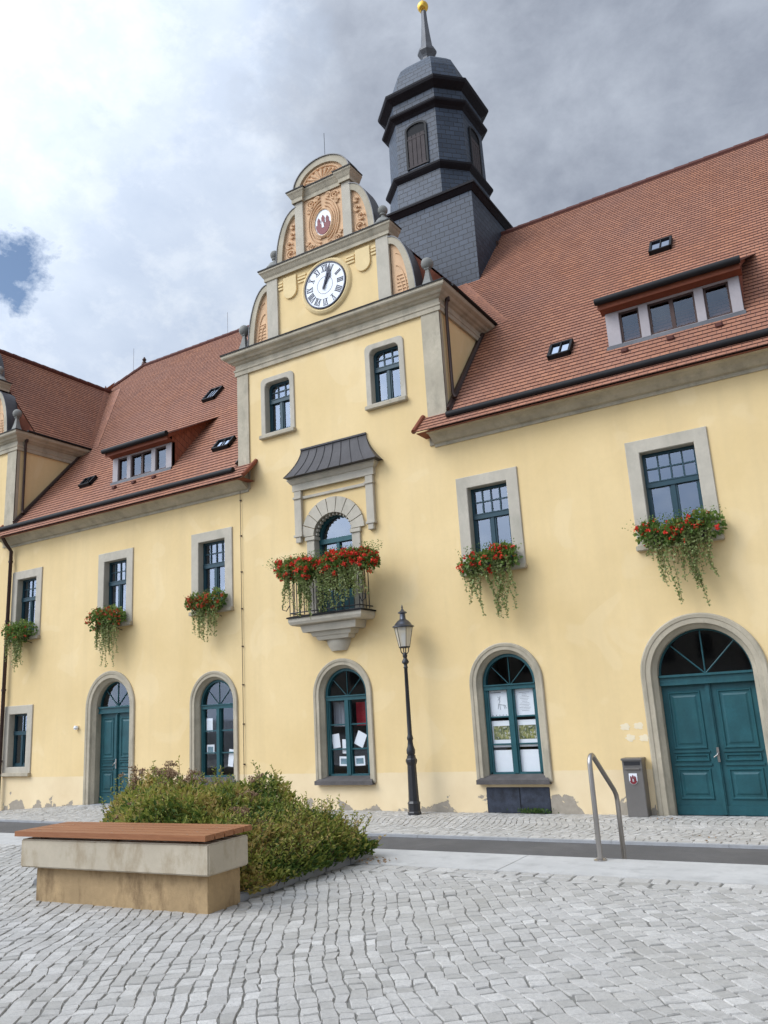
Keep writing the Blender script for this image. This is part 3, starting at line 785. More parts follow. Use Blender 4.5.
# skylights
def skylight(x, y, wd, ln, blk=False):
    s = MB(); N_ = Vector((0, -SL, 1)).normalized(); V_ = Vector(UY); O = Vector((x, y, roof_z(y)))
    M = Matrix((( 1, 0, 0, O.x), (0, V_.y, N_.y, O.y), (0, V_.z, N_.z, O.z), (0, 0, 0, 1)))
    h = .12
    for a, b, c, d in ((-wd/2, wd/2, 0, .05), (-wd/2, wd/2, ln-.05, ln), (-wd/2, -wd/2+.05, 0, ln), (wd/2-.05, wd/2, 0, ln)):
        s.box(a, b, c, d, 0, h, M)
    s.box(-.012, .012, .03, ln-.03, h-.03, h-.005, M)
    o = s.build('skylight', 'metal_dark', hall)
    p = MB(); p.add([M @ Vector(v) for v in ((-wd/2+.04, .04, h-.04), (wd/2-.04, .04, h-.04), (wd/2-.04, ln-.04, h-.04), (-wd/2+.04, ln-.04, h-.04))], [(0, 1, 2, 3)])
    p.build('pane', 'sky_pane', o)
for a in ((-4.77, .72, .5, .55), (-2.87, 3.38, .52, .6), (-17.06, 3.2, .52, .7), (-14.33, .76, .6, .45), (-19.85, .78, .5, .4)): skylight(*a)

# dormers
def dormer(x0, x1, wins, zt=9.72):
    yw = .6; zb = roof_z(yw)-.0
    fr = MB(); fr.box(x0, x1, yw, yw+.12, zb-.02, zb+.05); fr.box(x0, x1, yw, yw+.12, zt-.07, zt)
    xs = [x0]+[v for w_ in wins for v in w_]+[x1]
    for i in range(0, len(xs), 2): fr.box(xs[i], xs[i+1], yw-.02, yw+.12, zb+.03, zt-.05)
    d = fr.build('dormer', 'post_pink', hall, bevel=.006)
    cs = MB()
    for a, b in wins:
        n = 2 if b-a > .7 else 1
        for k in range(n):
            p, q = a+(b-a)*k/n, a+(b-a)*(k+1)/n
            ring_prof(cs, lambda o, p=p, q=q: [(p-o, zb+.05-o), (p-o, zt-.07+o), (q+o, zt-.07+o), (q+o, zb+.05-o)], [(0, yw+.03), (-.04, yw+.03), (-.04, yw+.08), (0, yw+.08)])
    cs.build('casement', 'copper_brown', d)
    pane_rect(x0+.05, x1-.05, zb+.04, zt-.06, yw+.06).build('pane', 'dormer_pane', d)
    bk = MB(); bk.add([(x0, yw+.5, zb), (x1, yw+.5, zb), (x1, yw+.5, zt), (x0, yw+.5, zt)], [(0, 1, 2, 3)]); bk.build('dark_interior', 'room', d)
    zf = 9.84; yf = .36; s2 = .54
    ym = (zf-s2*yf-Z0)/(SL-s2)      # where dormer roof meets main roof
    for x in (x0, x1):
        ck_ = MB(); ck_.add([(x, yw, zb-.1), (x, yw, zf+s2*(yw-yf)), (x, ym, roof_z(ym))], [(0, 1, 2)], [[(0, 0), (0, .8), (2, 2)]]); ck_.build('dormer_cheek', 'tile_new', d)
    r = MB(); L2 = math.hypot(1, s2); ov = .07; flr = .75
    courses(r, (0, yf, zf), (1, 0, 0), (0, 1/L2, s2/L2), [(x0-ov, 0), (x1+ov, 0), (x1+ov+.2, (ym-yf)*L2), (x0-ov-.2, (ym-yf)*L2)], uo=.03)
    r.build('dormer_roof', 'tile', d)
    bd = MB(); bd.add([(x0-ov, yf, zf-.03), (x1+ov, yf, zf-.03), (x1+ov, yw+.02, zt-.04), (x0-ov, yw+.02, zt-.04)], [(0, 1, 2, 3)])
    bd.box(x0-ov, x1+ov, yf-.01, yf+.02, zf-.14, zf)
    for x in (x0-ov, x1+ov): bd.add([(x, yf, zf-.1), (x, yf, zf+.02), (x, ym, roof_z(ym)+.02), (x, ym-.15, roof_z(ym)-.16)], [(0, 1, 2, 3)])
    bd.build('soffit', 'red_tile_under', d)
    g = MB(); g.tube([(x0-ov-.03, yf-.07, zf+.02), (x1+ov+.03, yf-.07, zf+.02)], .075, 10); g.build('gutter', 'metal_dark', d, smooth=True)
    ap = MB(); ap.box(x0-.03, x1+.03, yw-.07, yw, roof_z(yw-.07)-.02, roof_z(yw)+.01); ap.build('apron', 'lead', d)
    sk = MB()
    for k in range(3):
        x = x0+.35+(x1-x0-.8)*k/2; y = .36; sk.box(x-.07, x+.07, y-.05, y+.05, roof_z(y)-.0, roof_z(y)+.1)
    sk.build('vent_tile', 'tile_new', roof, bevel=.02)
dormer(-3.69, -1.12, [(-3.42, -3.02), (-2.84, -1.95), (-1.78, -1.32)])
dormer(-18.42, -16.02, [(-18.2, -17.82), (-17.66, -16.82), (-16.66, -16.24)])

# ---- slate tower
TX, TY = -10.09, 6.9
def chsq(s, k=.53):     # chamfered square outline, counter-clockwise
    return [(k*s, -s), (s, -k*s), (s, k*s), (k*s, s), (-k*s, s), (-s, k*s), (-s, -k*s), (-k*s, -s)]
def slab_prof(mb, levels, base, cx=TX, cy=TY, uvm=True):
    n = len(base(1)); rows = [[(cx+x, cy+y, z) for x, y in base(s)] for s, z in levels]
    for i in range(len(rows)-1):
        per = 0
        for j in range(n):
            a, b, c_, d = rows[i][j], rows[i][(j+1) % n], rows[i+1][(j+1) % n], rows[i+1][j]
            L = (Vector(a)-Vector(b)).length; h = (Vector(d)-Vector(a)).length
            dv = ((L-(Vector(d)-Vector(c_)).length)/2)
            z0_ = levels[i][1]; u = per
            mb.add([a, b, c_, d], [(0, 1, 2, 3)], [[(u, z0_), (u+L, z0_), (u+L-dv, z0_+h), (u+dv, z0_+h)]])
            per += L+.13
    mb.add(rows[-1], [tuple(range(n))], [[(0, 0)]*n]); mb.add(rows[0], [tuple(range(n))[::-1]], [[(0, 0)]*n])
sq = lambda s: [(s, -s), (s, s), (-s, s), (-s, -s)]
t = MB()
slab_prof(t, [(1.95, 12.4), (1.95, 17.08)], sq)
tower = t.build('bell_tower', 'slate', hall)
t = MB()
slab_prof(t, [(1.55, 17.3), (1.46, 18.72)], chsq); slab_prof(t, [(1.42, 18.8), (1.40, 20.96)], chsq)
slab_prof(t, [(1.42, 21.15), (1.45, 21.66)], chsq)
# skirt roof over the square
rows = [(2.08, 17.24), (1.55, 17.42)]
slab_prof(t, rows, sq)
t.build('octagonal_stage', 'slate', tower)
dm = MB()
slab_prof(dm, [(1.5, 21.93), (1.32, 22.15), (1.27, 22.5), (1.21, 22.85), (1.08, 23.17), (.86, 23.44), (.55, 23.64), (.2, 23.76)], chsq)
dm.build('dome', 'slate', tower)
for lv, bs in (([(1.97, 17.0), (2.08, 17.12), (2.12, 17.14), (2.12, 17.21), (2.0, 17.25)], sq), ([(1.46, 18.55), (1.56, 18.66), (1.6, 18.72), (1.6, 18.79), (1.44, 18.9)], chsq),
               ([(1.40, 20.88), (1.47, 20.96), (1.58, 21.03), (1.6, 21.07), (1.6, 21.13), (1.42, 21.22)], chsq), ([(1.45, 21.6), (1.55, 21.68), (1.66, 21.76), (1.69, 21.83), (1.69, 21.9), (1.5, 21.97)], chsq)):
    tr_ = MB(); slab_prof(tr_, lv, bs); tr_.build('tower_cornice', 'copper_dark', tower)
sp = MB()
sp.lathe((TX-.03, TY, 0), [(.26, 23.7), (.2, 23.9), (.2, 24.2), (.24, 24.28), (.34, 24.42), (.34, 24.5), (.25, 24.58), (.2, 24.8), (.15, 25.3), (.11, 25.8), (.09, 26.3)], 8, PI/8)
sp.build('spire', 'lead', tower)
bl = MB(); bl.lathe((TX-.05, TY, 26.47), [(.2*math.sin(PI*k/12), -.2*math.cos(PI*k/12)) for k in range(13)], 24); bl.lathe((TX-.05, TY, 26.25), [(.1, 0), (.12, .03), (.08, .08)], 16)
bl.build('golden_ball', 'gold', tower, smooth=True)
wv = MB(); wv.tube([(TX-.05, TY, 26.6), (TX-.05, TY, 27.7)], .02, 6); wv.box(TX-.28, TX+.35, TY-.008, TY+.008, 27.25, 27.5); wv.build('weathervane', 'gold', tower)
for face in range(4):
    a = PI/2*face; R_ = Matrix.Translation((TX, TY, 0)) @ Matrix.Rotation(a, 4, 'Z')
    y = -1.41
    o = MB(); fn = arch(0, .33, 18.98, 20.42, 10, .15)
    cols = [[(x, yy, z) for x, z in fn(of)] for of, yy in [(0, y+.02), (0, y-.05), (.07, y-.05), (.07, y+.02)]]
    rows = [[c_[i] for c_ in cols] for i in range(len(cols[0]))]
    o.strip(rows, closed=True); o.v = [tuple(R_ @ Vector(v)) for v in o.v]
    lo = o.build('louvre_frame', 'metal_dark', tower)
    b = MB(); pts = fn(0); b.add([R_ @ Vector((x, y-.012, z)) for x, z in pts], [tuple(range(len(pts)))]); b.build('louvre_void', 'void', tower) if 'void' in MT else b.build('louvre_void', 'room', tower)
    l = MB()
    for k in range(4): l.box(-.30+.155*k, -.30+.155*k+.135, y-.035, y-.02, 19.02, 20.2, R_)
    l.box(-.33, .33, y-.042, y-.02, 20.05, 20.1, R_); l.box(-.33, .33, y-.042, y-.02, 19.0, 19.06, R_)
    l.build('louvre_shutter', 'shutter', tower) if 'shutter' in MT else l.build('louvre_shutter', 'stem', tower)
o = MB(); o.box(TX+1.95, TX+2.0, TY-.35, TY-.02, 15.4, 16.1); o.build('tower_hatch', 'copper_brown', tower)

# ---- downpipes and cable
dp = MB(); X = -22.02
dp.tube([(X, -.42, 7.72), (X, -.3, 7.55), (X, -.12, 7.35), (X, -.12, -.25)], .055, 10)
for z in (1.2, 3.2, 5.2, 7.0): dp.tube([(X, -.12, z), (X, -.12, z+.06)], .068, 10)
dp.build('downpipe', 'copper_brown', hall, smooth=True)
for xx in (RR, LR):
    q = MB(); q.tube([(xx+.14, .2, 10.98), (xx+.1, .2, 10.8), (xx+.08, .22, 10.6), (xx+.08, .22, 8.72), (xx+.14, .2, 8.6)], .04, 8); q.tube([(xx+.14, .2, 10.93), (xx+.14, .2, 11.02)], .06, 8)
    q.build('downpipe', 'copper_brown', hall, smooth=True)
cb = MB(); X = -13.0
cb.tube([(X, -.035, 7.6), (X, -.035, .6)], .007, 5)
for k in range(8): cb.box(X-.014, X+.014, -.045, -.0, 1+.9*k, 1.03+.9*k)
cb.build('lightning_cable', 'copper_brown', hall)
ml = MB(); ml.lathe((-18.86, -.06, 2.0), [(.05, 0), (.07, .05), (.05, .1)], 10); ml.build('wall_sensor', 'white', hall, smooth=True)
ml = MB(); ml.box(-16.42, -16.34, -.05, 0, .78, .9); ml.build('bell_push', 'steel_box', hall)

# ---- hood over the balcony door
HX = -10.185
hd = MB()
for s in (-1, 1):
    a, b = sorted((HX+s*.90, HX+s*1.105))
    hd.box(a, b, -.09, 0, 6.12, 7.2); hd.box(a-.02, b+.02, -.12, 0, 7.0, 7.06); hd.box(a-.02, b+.02, -.12, 0, 6.08, 6.14)
    hd.box(a+.03, b-.03, -.1, 0, 5.95, 6.08); 
hd.box(HX-.9, HX+.9, -.05, 0, 6.99, 7.06)
hood = hd.build('door_hood', 'stone_pale', hall, bevel=.008)
h2 = MB(); sweep(h2, [(0, 7.2), (.06, 7.2), (.06, 7.36), (.09, 7.38), (.13, 7.44), (.15, 7.46), (.15, 7.5), (0, 7.5)], [(HX-1.26, .0), (HX-1.26, -.1), (HX+1.26, -.1), (HX+1.26, .0)] if False else [(HX-1.08, 0.0), (HX-1.08, -.04), (HX+1.08, -.04), (HX+1.08, 0.0)])
h2.build('hood_cornice', 'stone_pale', hood)
h3 = MB(); n = 8; rows = []
for k in range(n+1):
    f = k/n; z = 7.5+.72*f; g_ = (1-f)**1.7
    hw_, dd, H_ = .92+.37*g_, .02+.32*g_, HX+.03+.05*g_
    rows.append([(H_-hw_, 0, z), (H_-hw_, -dd, z), (H_+hw_, -dd, z), (H_+hw_, 0, z)])
h3.strip(rows); h3.add([(HX-1.2, 0, 7.502), (HX-1.2, -.34, 7.502), (HX+1.36, -.34, 7.502), (HX+1.36, 0, 7.502)], [(0, 1, 2, 3)])
h3.box(HX-.9, HX+.96, -.05, 0, 8.2, 8.24)
h3.build('hood_roof', 'hoodmetal' if 'hoodmetal' in MT else 'metal_dark', hood)
sm = MB()
for j in range(9):
    pts = []
    for k in range(n+1):
        f = k/n; g_ = (1-f)**1.7; hw_ = .92+.37*g_; pts.append((HX+.03+.05*g_+hw_*(-1+2*j/8), -(.02+.32*g_)-.008, 7.5+.72*f+.005))
    sm.tube(pts, .007, 4)
sm.build('hood_seams', 'hoodmetal', hood)
# arched balcony door
DX = -10.25; f = MB(); y = .2
ring_prof(f, arch(DX, .52, 4.16, 6.0, 20), [(-.06, y-.05), (.03, y-.05), (.03, y+.05), (-.06, y+.05)])
f.box(DX-.5, DX+.5, y-.07, y+.04, 5.86, 5.97); f.box(DX-.04, DX+.04, y-.05, y+.03, 4.2, 5.88)
f.box(DX-.5, DX+.5, y-.03, y+.03, 4.2, 4.75)
for a in (60, 90, 120): tt = math.radians(a); pass
bdoor = f.build('balcony_door', 'teal', hall)
p = MB(); pts = arch(DX, .49, 4.7, 6.0, 20)(0); p.add([(x, y+.01, z) for x, z in pts], [tuple(range(len(pts)))]); p.build('pane', 'glass', bdoor)
for s in (-1, 1):
    a, b = sorted((DX+s*.52, DX+s*.74)); g = MB(); g.box(a, b, -.05, .26, 4.16, 5.96); g.box(a-.03, b+.03, -.08, .26, 5.96, 6.05); g.build('jamb', 'stone_pale', bdoor, bevel=.008)
g = MB(); nv = 9
for k in range(nv):
    a0, a1 = PI*k/nv+.012, PI*(k+1)/nv-.012; pr = []
    for j in range(5):
        a = a0+(a1-a0)*j/4; pr.append((DX-.53*math.cos(a), 6.06+.47*math.sin(a)))
    for j in range(5)[::-1]:
        a = a0+(a1-a0)*j/4; pr.append((DX-.87*math.cos(a), 6.06+.84*math.sin(a)))
    g.xz(pr, -.06, .26)
g.build('voussoirs', 'stone_pale', bdoor, bevel=.01)
dn = MB()
for k in range(15):
    a = PI*(k+.5)/15; dn.box(DX-.49*math.cos(a)-.014, DX-.49*math.cos(a)+.014, -.0, .1, 6.06+.45*math.sin(a)-.035, 6.06+.45*math.sin(a)+.02)
dn.build('dentils', 'stone_pale', bdoor)

# ---- balcony
BX = -10.22
b = MB(); sweep(b, [(0, 3.98), (.04, 4.0), (.07, 4.06), (.07, 4.14), (0, 4.14)], [(BX-.9, 0), (BX-.9, -.5), (BX+.9, -.5), (BX+.9, 0)])
b.box(BX-.89, BX+.89, -.49, 0, 3.985, 4.13)
bal = b.build('balcony', 'stone_pale', hall)
def corb(hw, d, z0, z1, k=.04):
    m_ = MB(); sweep(m_, [(-.1, z0), (0, z0), (k*.6, z0+(z1-z0)*.5), (k, z1), (-.1, z1)], [(BX-hw, 0), (BX-hw, -d), (BX+hw, -d), (BX+hw, 0)])
    m_.box(BX-hw+.05, BX+hw-.05, -d+.05, 0, z0, z1); return m_
for hw, d, z0, z1 in ((.70, .40, 3.82, 3.98), (.5, .30, 3.72, 3.82), (.4, .24, 3.63, 3.72)):
    corb(hw, d, z0, z1).build('corbel', 'stone_pale', bal)
cc = MB(); rows = []
for k in range(7):
    t_ = k/6; hw_ = .2+.11*math.sin(PI/2*t_); d_ = .1+.1*math.sin(PI/2*t_); z = 3.38+.25*t_
    rows.append([(BX-hw_, 0, z)]+[(BX-hw_*math.cos(PI*j/10), -d_*math.sin(PI*j/10)-.0, z) for j in range(1, 10)]+[(BX+hw_, 0, z)])
cc.strip(rows, closed=True); cc.add(rows[0], [tuple(range(11))]); cc.build('corbel_tip', 'stone_pale', bal, smooth=True)
tp = MB(); sweep(tp, [(0, 4.142), (.1, 4.142), (.1, 4.17), (0, 4.2)], [(BX-.9, 0), (BX-.9, -.5), (BX+.9, -.5), (BX+.9, 0)]); tp.box(BX-.89, BX+.89, -.49, 0, 4.143, 4.18)
tp.build('balcony_sheet', 'metal_dark', bal)
rl = MB(); pth = [(BX-.93, -.02), (BX-.93, -.54), (BX+.93, -.54), (BX+.93, -.02)]
for z, r in ((4.26, .014), (5.1, .02)): rl.tube([(x, y_, z) for x, y_ in pth], r, 6)
for i in range(15):
    x = BX-.93+1.86*i/14; rl.tube([(x, -.54, 4.2), (x, -.54, 5.1)], .011, 5)
for s in (-1, 1):
    for k in (1, 2, 3): rl.tube([(BX+s*.93, -.02-.13*k, 4.2), (BX+s*.93, -.02-.13*k, 5.1)], .011, 5)
    rl.tube([(BX+s*.93, -.54, 4.45), (BX+s*1.01, -.57, 4.32), (BX+s*1.1, -.59, 4.36), (BX+s*1.11, -.59, 4.46), (BX+s*1.07, -.59, 4.48)], .012, 5)
rl.build('railing', 'cast_iron', bal)

# pale overpainted spots beside the big door
for (x, z) in ((-4.14, 1.52), (-3.9, 1.53), (-4.07, 1.33), (-3.83, 1.32)):
    pb = MB(); n = 14; ph = random.random()*6
    pb.xz([(x+(.085+.02*math.sin(3*k+ph))*math.cos(2*PI*k/n), z+(.06+.015*math.sin(2*k+ph))*math.sin(2*PI*k/n)) for k in range(n)], -.003, 0)
    pb.build('paint_patch', 'patch' if 'patch' in MT else 'paper', hall)

# ------------------------------------------------------------------ planting on the facade
def leaf(mb, c, size, d=None, asp=.55):
    d = d or Vector((random.gauss(0, 1), random.gauss(0, 1), random.gauss(0, .8))).normalized()
    q = Vector((random.gauss(0, 1), random.gauss(0, 1), random.gauss(0, 1))); s = d.cross(q).normalized()
    L, W = size*d, size*asp*s*.5
    mb.tint = min(1, max(0, mb.base+random.gauss(0, .22)))
    up = d.cross(s)*size*.12
    mb.add([c, c+L*.45+W+up, c+L, c+L*.45-W+up], [(0, 1, 2, 3)])

def blossoms(mb, c, r, n):
    for _ in range(n):
        d = Vector((random.gauss(0, 1), random.gauss(0, 1), random.gauss(0, 1))).normalized()
        leaf(mb, c+d*r*random.random(), .042, None, .95)

def flower_box(cx, y0, z, hw, label, nl, nf, ntrail, tl, faded=False, depth=.22, big=False):
    root = thing('flower_box', label, 'flower box', (cx, y0, z), 'flower boxes hung on the facade')
    p = MB(); yb = y0
    p.box(cx-hw*.7, cx+hw*.7, yb-depth*.45, yb+depth*.4, z-.16, z-.03); p.build('trough', 'basket', root, bevel=.015)
    if not big:
        for s in (-1, 1):
            x = cx+s*hw*.6; br = MB(); br.tube([(x, 0, z-.05), (x, yb-depth*.65, z-.22), (x, yb-depth*.75, z-.16)], .009, 5)
            br.tube([(x, 0, z-.32), (x, yb-depth*.6, z-.22)], .009, 5); br.build('bracket', 'cast_iron', root)
    lf = MB(); lf.base = .4
    nl_ = int(11*hw/.6); lumps = [(-hw*.88+hw*1.76*(j_+random.uniform(.1, .9))/nl_, random.uniform(-.1, .05), random.uniform(-.08, .12), random.uniform(.12, .24)) for j_ in range(nl_)]
    for _ in range(nl):
        l = random.choice(lumps); d = Vector((random.gauss(0, 1), random.gauss(0, 1), random.gauss(0, .9))).normalized()
        r = l[3]*(.55+.5*random.random())
        c = Vector((cx+l[0], yb+l[1], z+l[2]))+d*r
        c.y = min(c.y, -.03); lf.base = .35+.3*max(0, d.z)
        leaf(lf, c, random.uniform(.055, .095), (d+Vector((0, 0, random.gauss(0, .6)))).normalized(), .9)
    # stray shoots
    for _ in range(int(nl*.05)):
        a = Vector((cx+random.uniform(-hw, hw), yb-.05, z+.05)); d = Vector((random.gauss(0, .5), -.3*random.random(), random.uniform(.3, 1))).normalized()
        for k in range(5): leaf(lf, a+d*(.1+.05*k), .035, None, .7)
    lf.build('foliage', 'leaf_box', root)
    fl_ = MB(); fl_.base = .5
    for _ in range(nf):
        l = random.choice(lumps); d = Vector((random.gauss(0, .9), -abs(random.gauss(0, 1)), random.gauss(0.15, .9))).normalized()
        c = Vector((cx+l[0], yb+l[1], z+l[2]))+d*l[3]*1.12; c.y = min(c.y, -.06)
        blossoms(fl_, c, .055 if big else .042, 16 if big else 9)
    fl_.build('blossoms', 'petal_faded' if faded else 'petal', root)
    tr = MB(); st = MB()
    clumps = [-hw*.7+1.4*hw*(j_+random.random())/(5 if not big else 9) for j_ in range(5 if not big else 9)]
    for i in range(ntrail):
        x = cx+random.choice(clumps)+random.gauss(0, .07); yy = yb-depth*.62+random.uniform(-.04, .03); L = tl*random.uniform(.35, 1.1)*(.75+.25*math.cos(2.2*(x-cx)/hw))
        if i % 7 == 0: L *= 1.2
        ph, am = random.random()*6, random.uniform(.01, .05); sk = random.gauss(0.08, .12); n = int(L/.028)
        pts = []
        for k in range(n):
            t_ = k/n; c = Vector((x+am*math.sin(ph+5*t_)+sk*t_*L, yy+.02*math.sin(ph+3*t_), z-.02-L*t_))
            pts.append(c); tr.base = .45+.15*math.sin(i)
            for _ in range(2):
                leaf(tr, c+Vector((random.gauss(0, .012), random.gauss(0, .012), 0)), random.uniform(.045, .072)*(1-.3*t_), None, .85)
        if len(pts) > 2: st.tube(pts[::3]+[pts[-1]], .0035, 3, False)
    tr.build('trailing_stems', 'leaf_trail', root); st.build('stems', 'stem', root)
    return root
random.seed(5)
zb_ = 4.83
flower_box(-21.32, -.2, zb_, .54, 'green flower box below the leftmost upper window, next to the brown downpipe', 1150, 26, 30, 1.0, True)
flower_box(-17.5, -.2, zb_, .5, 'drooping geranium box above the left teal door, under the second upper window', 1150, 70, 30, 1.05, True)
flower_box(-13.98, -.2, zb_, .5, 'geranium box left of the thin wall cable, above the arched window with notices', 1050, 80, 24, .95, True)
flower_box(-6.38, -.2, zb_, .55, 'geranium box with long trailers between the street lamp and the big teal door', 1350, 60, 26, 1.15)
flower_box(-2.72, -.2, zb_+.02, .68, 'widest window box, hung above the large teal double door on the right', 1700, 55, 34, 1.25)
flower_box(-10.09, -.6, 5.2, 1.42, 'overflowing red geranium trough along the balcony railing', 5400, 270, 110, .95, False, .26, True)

# ------------------------------------------------------------------ notices in the windows
def poster(x, z, w_, h_, rot, label, kind, y=.225):
    root = thing('poster', label, 'poster', (x, y, z), 'papers put up in the arched windows')
    M = Matrix.Translation((x, y, z)) @ Matrix.Rotation(rot, 4, 'Y')
    def bx(m_, name, a, b, c, d, dy, par=root):
        MB().box(a*w_, b*w_, dy, dy+.0012, c*h_, d*h_, M).build(name, m_, par)
    bx('paper', 'sheet', -.5, .5, -.5, .5, 0)
    if kind == 'photo': bx('print', 'printed_picture', -.42, .42, -.22, .30, -.0025)
    if kind == 'blue': bx('print_blue', 'printed_picture', -.36, .36, -.30, .28, -.0025)
    if kind == 'text':
        m_ = MB()
        for k in range(13): wd = random.uniform(.12, .3); m_.box(-wd*w_, wd*w_, -.003, -.002, (.36-.055*k)*h_, (.37-.055*k)*h_, M)
        m_.build('printed_lines', 'ink', root)
    if kind == 'sketch':
        m_ = MB(); m_.box(-.42*w_, .1*w_, -.003, -.002, .40*h_, .43*h_, M)
        def L(*pts): m_.tube([M @ Vector((px*w_, -.004, pz*h_)) for px, pz in pts], .004, 4)
        L((.0, .18), (.02, .06), (-.06, -.02), (.12, -.05), (.26, -.06)); L((.02, .18), (-.08, .26)); L((.02, .18), (.05, .28))
        L((-.06, -.02), (-.1, -.2)); L((.0, -.04), (.02, -.22)); L((.2, -.06), (.24, -.2)); L((.26, -.06), (.32, -.18)); L((.0, .18), (-.07, .13))
        for k in range(5): m_.box((-.4+.17*k)*w_, (-.36+.17*k)*w_, -.003, -.002, -.44*h_, -.41*h_, M)
        m_.build('line_drawing', 'ink', root)
P3 = 'in the window right of the lamp'
for k, (z, hh) in enumerate(((2.045, .52), (1.47, .50), (.955, .42))):
    for s in (-1, 1):
        kind = [['sketch', 'text'], ['photo', 'photo'], ['blank', 'blank']][k][(s+1)//2]
        lab = {(-1, 0): 'white poster with a grey animal drawing, top left '+P3, (1, 0): 'white sheet of small printed text, top right '+P3,
               (-1, 1): 'poster with a green plant photograph, middle left '+P3, (1, 1): 'poster with a green plant photograph, middle right '+P3,
               (-1, 2): 'blank white sheet, bottom left '+P3, (1, 2): 'blank white sheet, bottom right '+P3}[(s, k)]
        poster(-6.35+s*.265, z, .42, hh, 0, lab, kind)
poster(-10.57, 1.45, .2, .3, -.12, 'tilted white notice, leftmost of the papers in the window under the balcony', 'blank')
poster(-10.33, 1.33, .16, .3, .02, 'narrow upright white notice beside the mullion of the window under the balcony', 'blank')
poster(-9.93, 1.47, .24, .3, .45, 'strongly tilted white notice, right of the mullion under the balcony', 'blank')
poster(-10.38, 1.02, .24, .2, .03, 'small green landscape picture, low and left of the mullion under the balcony', 'blue')
poster(-9.97, 1.02, .26, .2, -.03, 'small blue landscape picture, low and right of the mullion under the balcony', 'blue')
poster(-14.3, 1.93, .2, .32, 0, 'white notice high in the arched window left of the wall cable', 'blank')
poster(-14.27, 1.36, .24, .22, 0, 'small green framed picture in the arched window left of the wall cable', 'blue')
poster(-13.62, 1.15, .16, .4, .12, 'white sheet low on the right in the arched window left of the wall cable', 'blank')

# ------------------------------------------------------------------ ground
def sheet(name, x0, x1, y0, y1, zf, m_, nx=1):
    s = MB()
    s.strip([[(x0+(x1-x0)*k/nx, y, zf(x0+(x1-x0)*k/nx)) for y in (y0, y1)] for k in range(nx+1)])
    return structure(s.build(name, m_))
sheet('ground', -1500, 1500, -1500, 1500, lambda x: -.45, 'kerb')
sheet('street', -70, 45, -6.4, -2.4, lambda x: gz(x)-.004, 'asphalt', 230)
sheet('sidewalk_bed', -70, 45, -2.62, .05, lambda x: gz(x)+.024, 'bed', 230)
sheet('plaza', -70, 45, -70, -6.4, lambda x: .4525, 'bed')
s_ = MB(); s_.box(-70, 45, -6.42, -6.34, -.3, .44); structure(s_.build('plaza_edge_wall', 'granite'))
s_ = MB(); x = -60.0
while x < 40:
    L_ = 2.6 if x > -30 else 3
    s_.box(x+.0015, x+L_-.0015, -7.15, -6.3, .33, .463); x += L_
structure(s_.build('plaza_kerb', 'granite', bevel=.004))
for k in range(3):
    st = MB(); st.box(-2.55, .6, -6.3+.3*k, -6.0+.3*k, -.05, .345-.115*k); structure(st.build('plaza_step', 'granite', bevel=.01))

def sett(mb, P, z, h=.012, ins=.13, tilt=.003):
    c = sum((p for p in P), Vector((0, 0)))/4
    mb.tint = min(1, max(0, random.gauss(.5, .2)))
    dz = [random.gauss(0, tilt) for _ in P]; o = random.gauss(0, .002)
    A = []; B = []; C_ = []
    for p, d in zip(P, dz):
        q = c+(p-c)*.985; A.append((q.x, q.y, z(q.x)-.02)); B.append((c.x+(p.x-c.x)*.955, c.y+(p.y-c.y)*.955, z(q.x)-.006+o))
        r = c+(p-c)*(1-ins*1.35); C_.append((r.x, r.y, z(q.x)+h*.35+d+o))
    n = len(P); k = n
    mb.add(A+B+C_, [(i, (i+1) % n, n+(i+1) % n, n+i) for i in range(n)]+[(n+i, n+(i+1) % n, 2*n+(i+1) % n, 2*n+i) for i in range(n)]+[tuple(range(2*n, 3*n))])

def pave(mb, smin, smax, tmin, tmax, to_world, inside, w0, l0, gap, z, jit):
    t = tmin; row = 0
    while t < tmax:
        w_ = w0*random.uniform(.88, 1.14); s = smin+random.random()*l0
        while s < smax:
            l_ = l0*random.uniform(.72, 1.4)
            cs = to_world(s+l_/2, t+w_/2)
            if inside(cs):
                g = gap*random.uniform(.6, 1.3)
                q = [(s+g, t+g), (s+l_-g, t+g), (s+l_-g, t+w_-g), (s+g, t+w_-g)]
                P = [to_world(a+random.gauss(0, jit), b_+random.gauss(0, jit)) for a, b_ in q]
                # chipped corners: cut each corner a little so that joints look broken
                if random.random() < .8:
                    c4 = random.randrange(4); p = P[c4]; a_, b_ = P[c4-1], P[(c4+1) % 4]
                    f_ = random.uniform(.06, .16); P = P[:c4]+[p.lerp(a_, f_), p.lerp(b_, f_)]+P[c4+1:]
                cen = sum((v for v in P), Vector((0, 0)))/len(P)
                sett_n(mb, P, cen, z)
            s += l_
        t += w_; row += 1
def sett_n(mb, P, c, z):
    mb.tint = min(1, max(0, random.gauss(.5, .2)))
    ax, ay = random.gauss(0, .022), random.gauss(0, .022); o = random.gauss(0, .0015)
    n = len(P); A = []; B = []; C_ = []
    for p in P:
        zz = z(p.x)
        A.append((p.x, p.y, zz-.012)); q = c+(p-c)*.975; B.append((q.x, q.y, zz-.004+o+ax*(q.x-c.x)+ay*(q.y-c.y)))
        r = c+(p-c)*.9; C_.append((r.x, r.y, zz+.002+o+ax*(r.x-c.x)+ay*(r.y-c.y)))
    mb.add(A+B+C_, [(i, (i+1) % n, n+(i+1) % n, n+i) for i in range(n)]+[(n+i, n+(i+1) % n, 2*n+(i+1) % n, 2*n+i) for i in range(n)]+[tuple(range(2*n, 3*n))])

